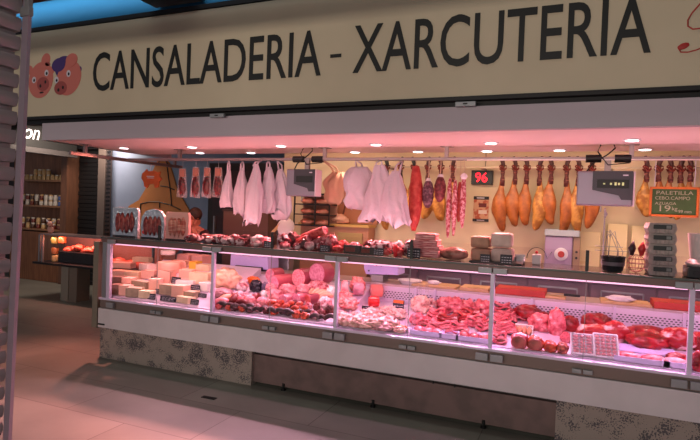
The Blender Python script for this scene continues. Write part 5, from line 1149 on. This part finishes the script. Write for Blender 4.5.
for si, (z, n, cols) in enumerate(((zsh[0], 12, (4, 4, 4)), (zsh[1], 11, (0, 2, 1)), (zsh[2], 10, (2, 0, 4)))):
    for j in range(n):
        x = tx-w_/2+.09+j*(w_-.16)/(n-1)
        rows_ = 2 if si else 1
        if si == 0 and 3 < j < 8: rows_ = 2
        for q in range(rows_):
            c_ = cols[(j+q) % 3]
            if si == 1 and 6 <= j <= 8: c_ = 1
            if si == 1 and j >= 9: c_ = 3 if j == 10 else 5
            if si == 2 and j >= 8: c_ = 0
            jarproto(.10, .042, jm[c_], jm[1 if (j+si) % 2 else 4], f'{("cream", "label-wrapped", "dark")[si]} jar, {ORD[j]} from the left, {("bottom", "upper")[q]} layer on the {("top", "middle", "lowest")[si]} shelf', x, YN+.02, z+.018+q*.107, f'jars on the {("top", "middle", "lowest")[si]} neighbour shelf')
a, c = nx(75), nx(104)
t = thing('dark_roller_shutter', 'closed dark roller shutter between wooden shelving and metal post', 'shutter', ((a+c)/2, YN, 0)); b = B()
for i in range(34): box(b, (0, .1+(.012 if i % 2 else 0), .04+i*.078), (c-a+.04, .03, .074), bev=.008)
obj('curtain', b, mat('shutter_dark', (.085, .075, .08), .5, .3), t); obj('head_box', box(B(), (0, .1, 2.72), (c-a+.04, .3, .26)), darkm, t)
a, c = nx(105), nx(112)
t = thing('metal_column', 'brown-grey metal column at the left end of the blue wall', 'column', ((a+c)/2, YN-.1, 0)); obj('shaft', box(B(), (0, 0, 1.45), (c-a, .16, 2.9), bev=.006), mat('column_metal', (.40, .35, .33), .5, .4), t)
b = B()
for i in range(28): box(b, ((c-a)/2+.03, -.03, .5+i*.075), (.05, .05, .035))
obj('louvre', b, darkm, t)
# black fascia beam running back along the side aisle, with white script
t = thing('neighbour_fascia', 'black fascia beam of the neighbouring stall with white script lettering', 'sign', (-8.7, 6.6, 2.5))
obj('beam', box(B(), (0, -.42, .45), (.12, 2.2, .9)), mat('matte_black', (.03, .03, .03), .8), t)
obj('beam_underside_strip', box(B(), (.02, -.42, -.05), (.14, 2.2, .09)), mat('grey_header', (.4, .4, .4)), t)
YO = 8.64*7/-at(23, 138, 7).x; ZO = at(23, 138, YO).z; YO2 = 8.64*7/-at(38, 138, 7).x
b = textmesh('on', 0, YO2-YO, 0, .17, .006, .04)
o = obj('script_lettering', b, cardw, t, loc=(.064, YO-6.6, ZO-2.5)); o.rotation_euler = (0, 0, PI/2)
q_ = None
b = textmesh('carn i pernil', 0, .55, 0, .07, .006, .02)
o = obj('script_lettering', b, cardw, t, loc=(.064, 1.05, .05)); o.rotation_euler = (0, 0, PI/2)
# reddish awning box seen above the duct at the far left
p = at(43, 1, 6.5); tag(obj('awning_box', box(B(), (0, 0, 0), (1.2, .4, .5), bev=.01), mat('awning_red', (.45, .18, .13), .6), None, False, (p.x-.2, 6.5, p.z+.2)), 'dull red box above the duct in the top left corner', 'box')
# small vent grating in the floor
p = atz(209, 398, 0); t = thing('floor_drain', 'small dark rectangular drain cover in the floor', 'drain', (p.x, p.y, 0.001), .05); obj('cover', box(B(), (0, 0, .002), (.13, .045, .004)), darkm, t); obj('slots', box(box(B(), (0, .008, .0045), (.11, .005, .002)), (0, -.008, .0045), (.11, .005, .002)), black, t)
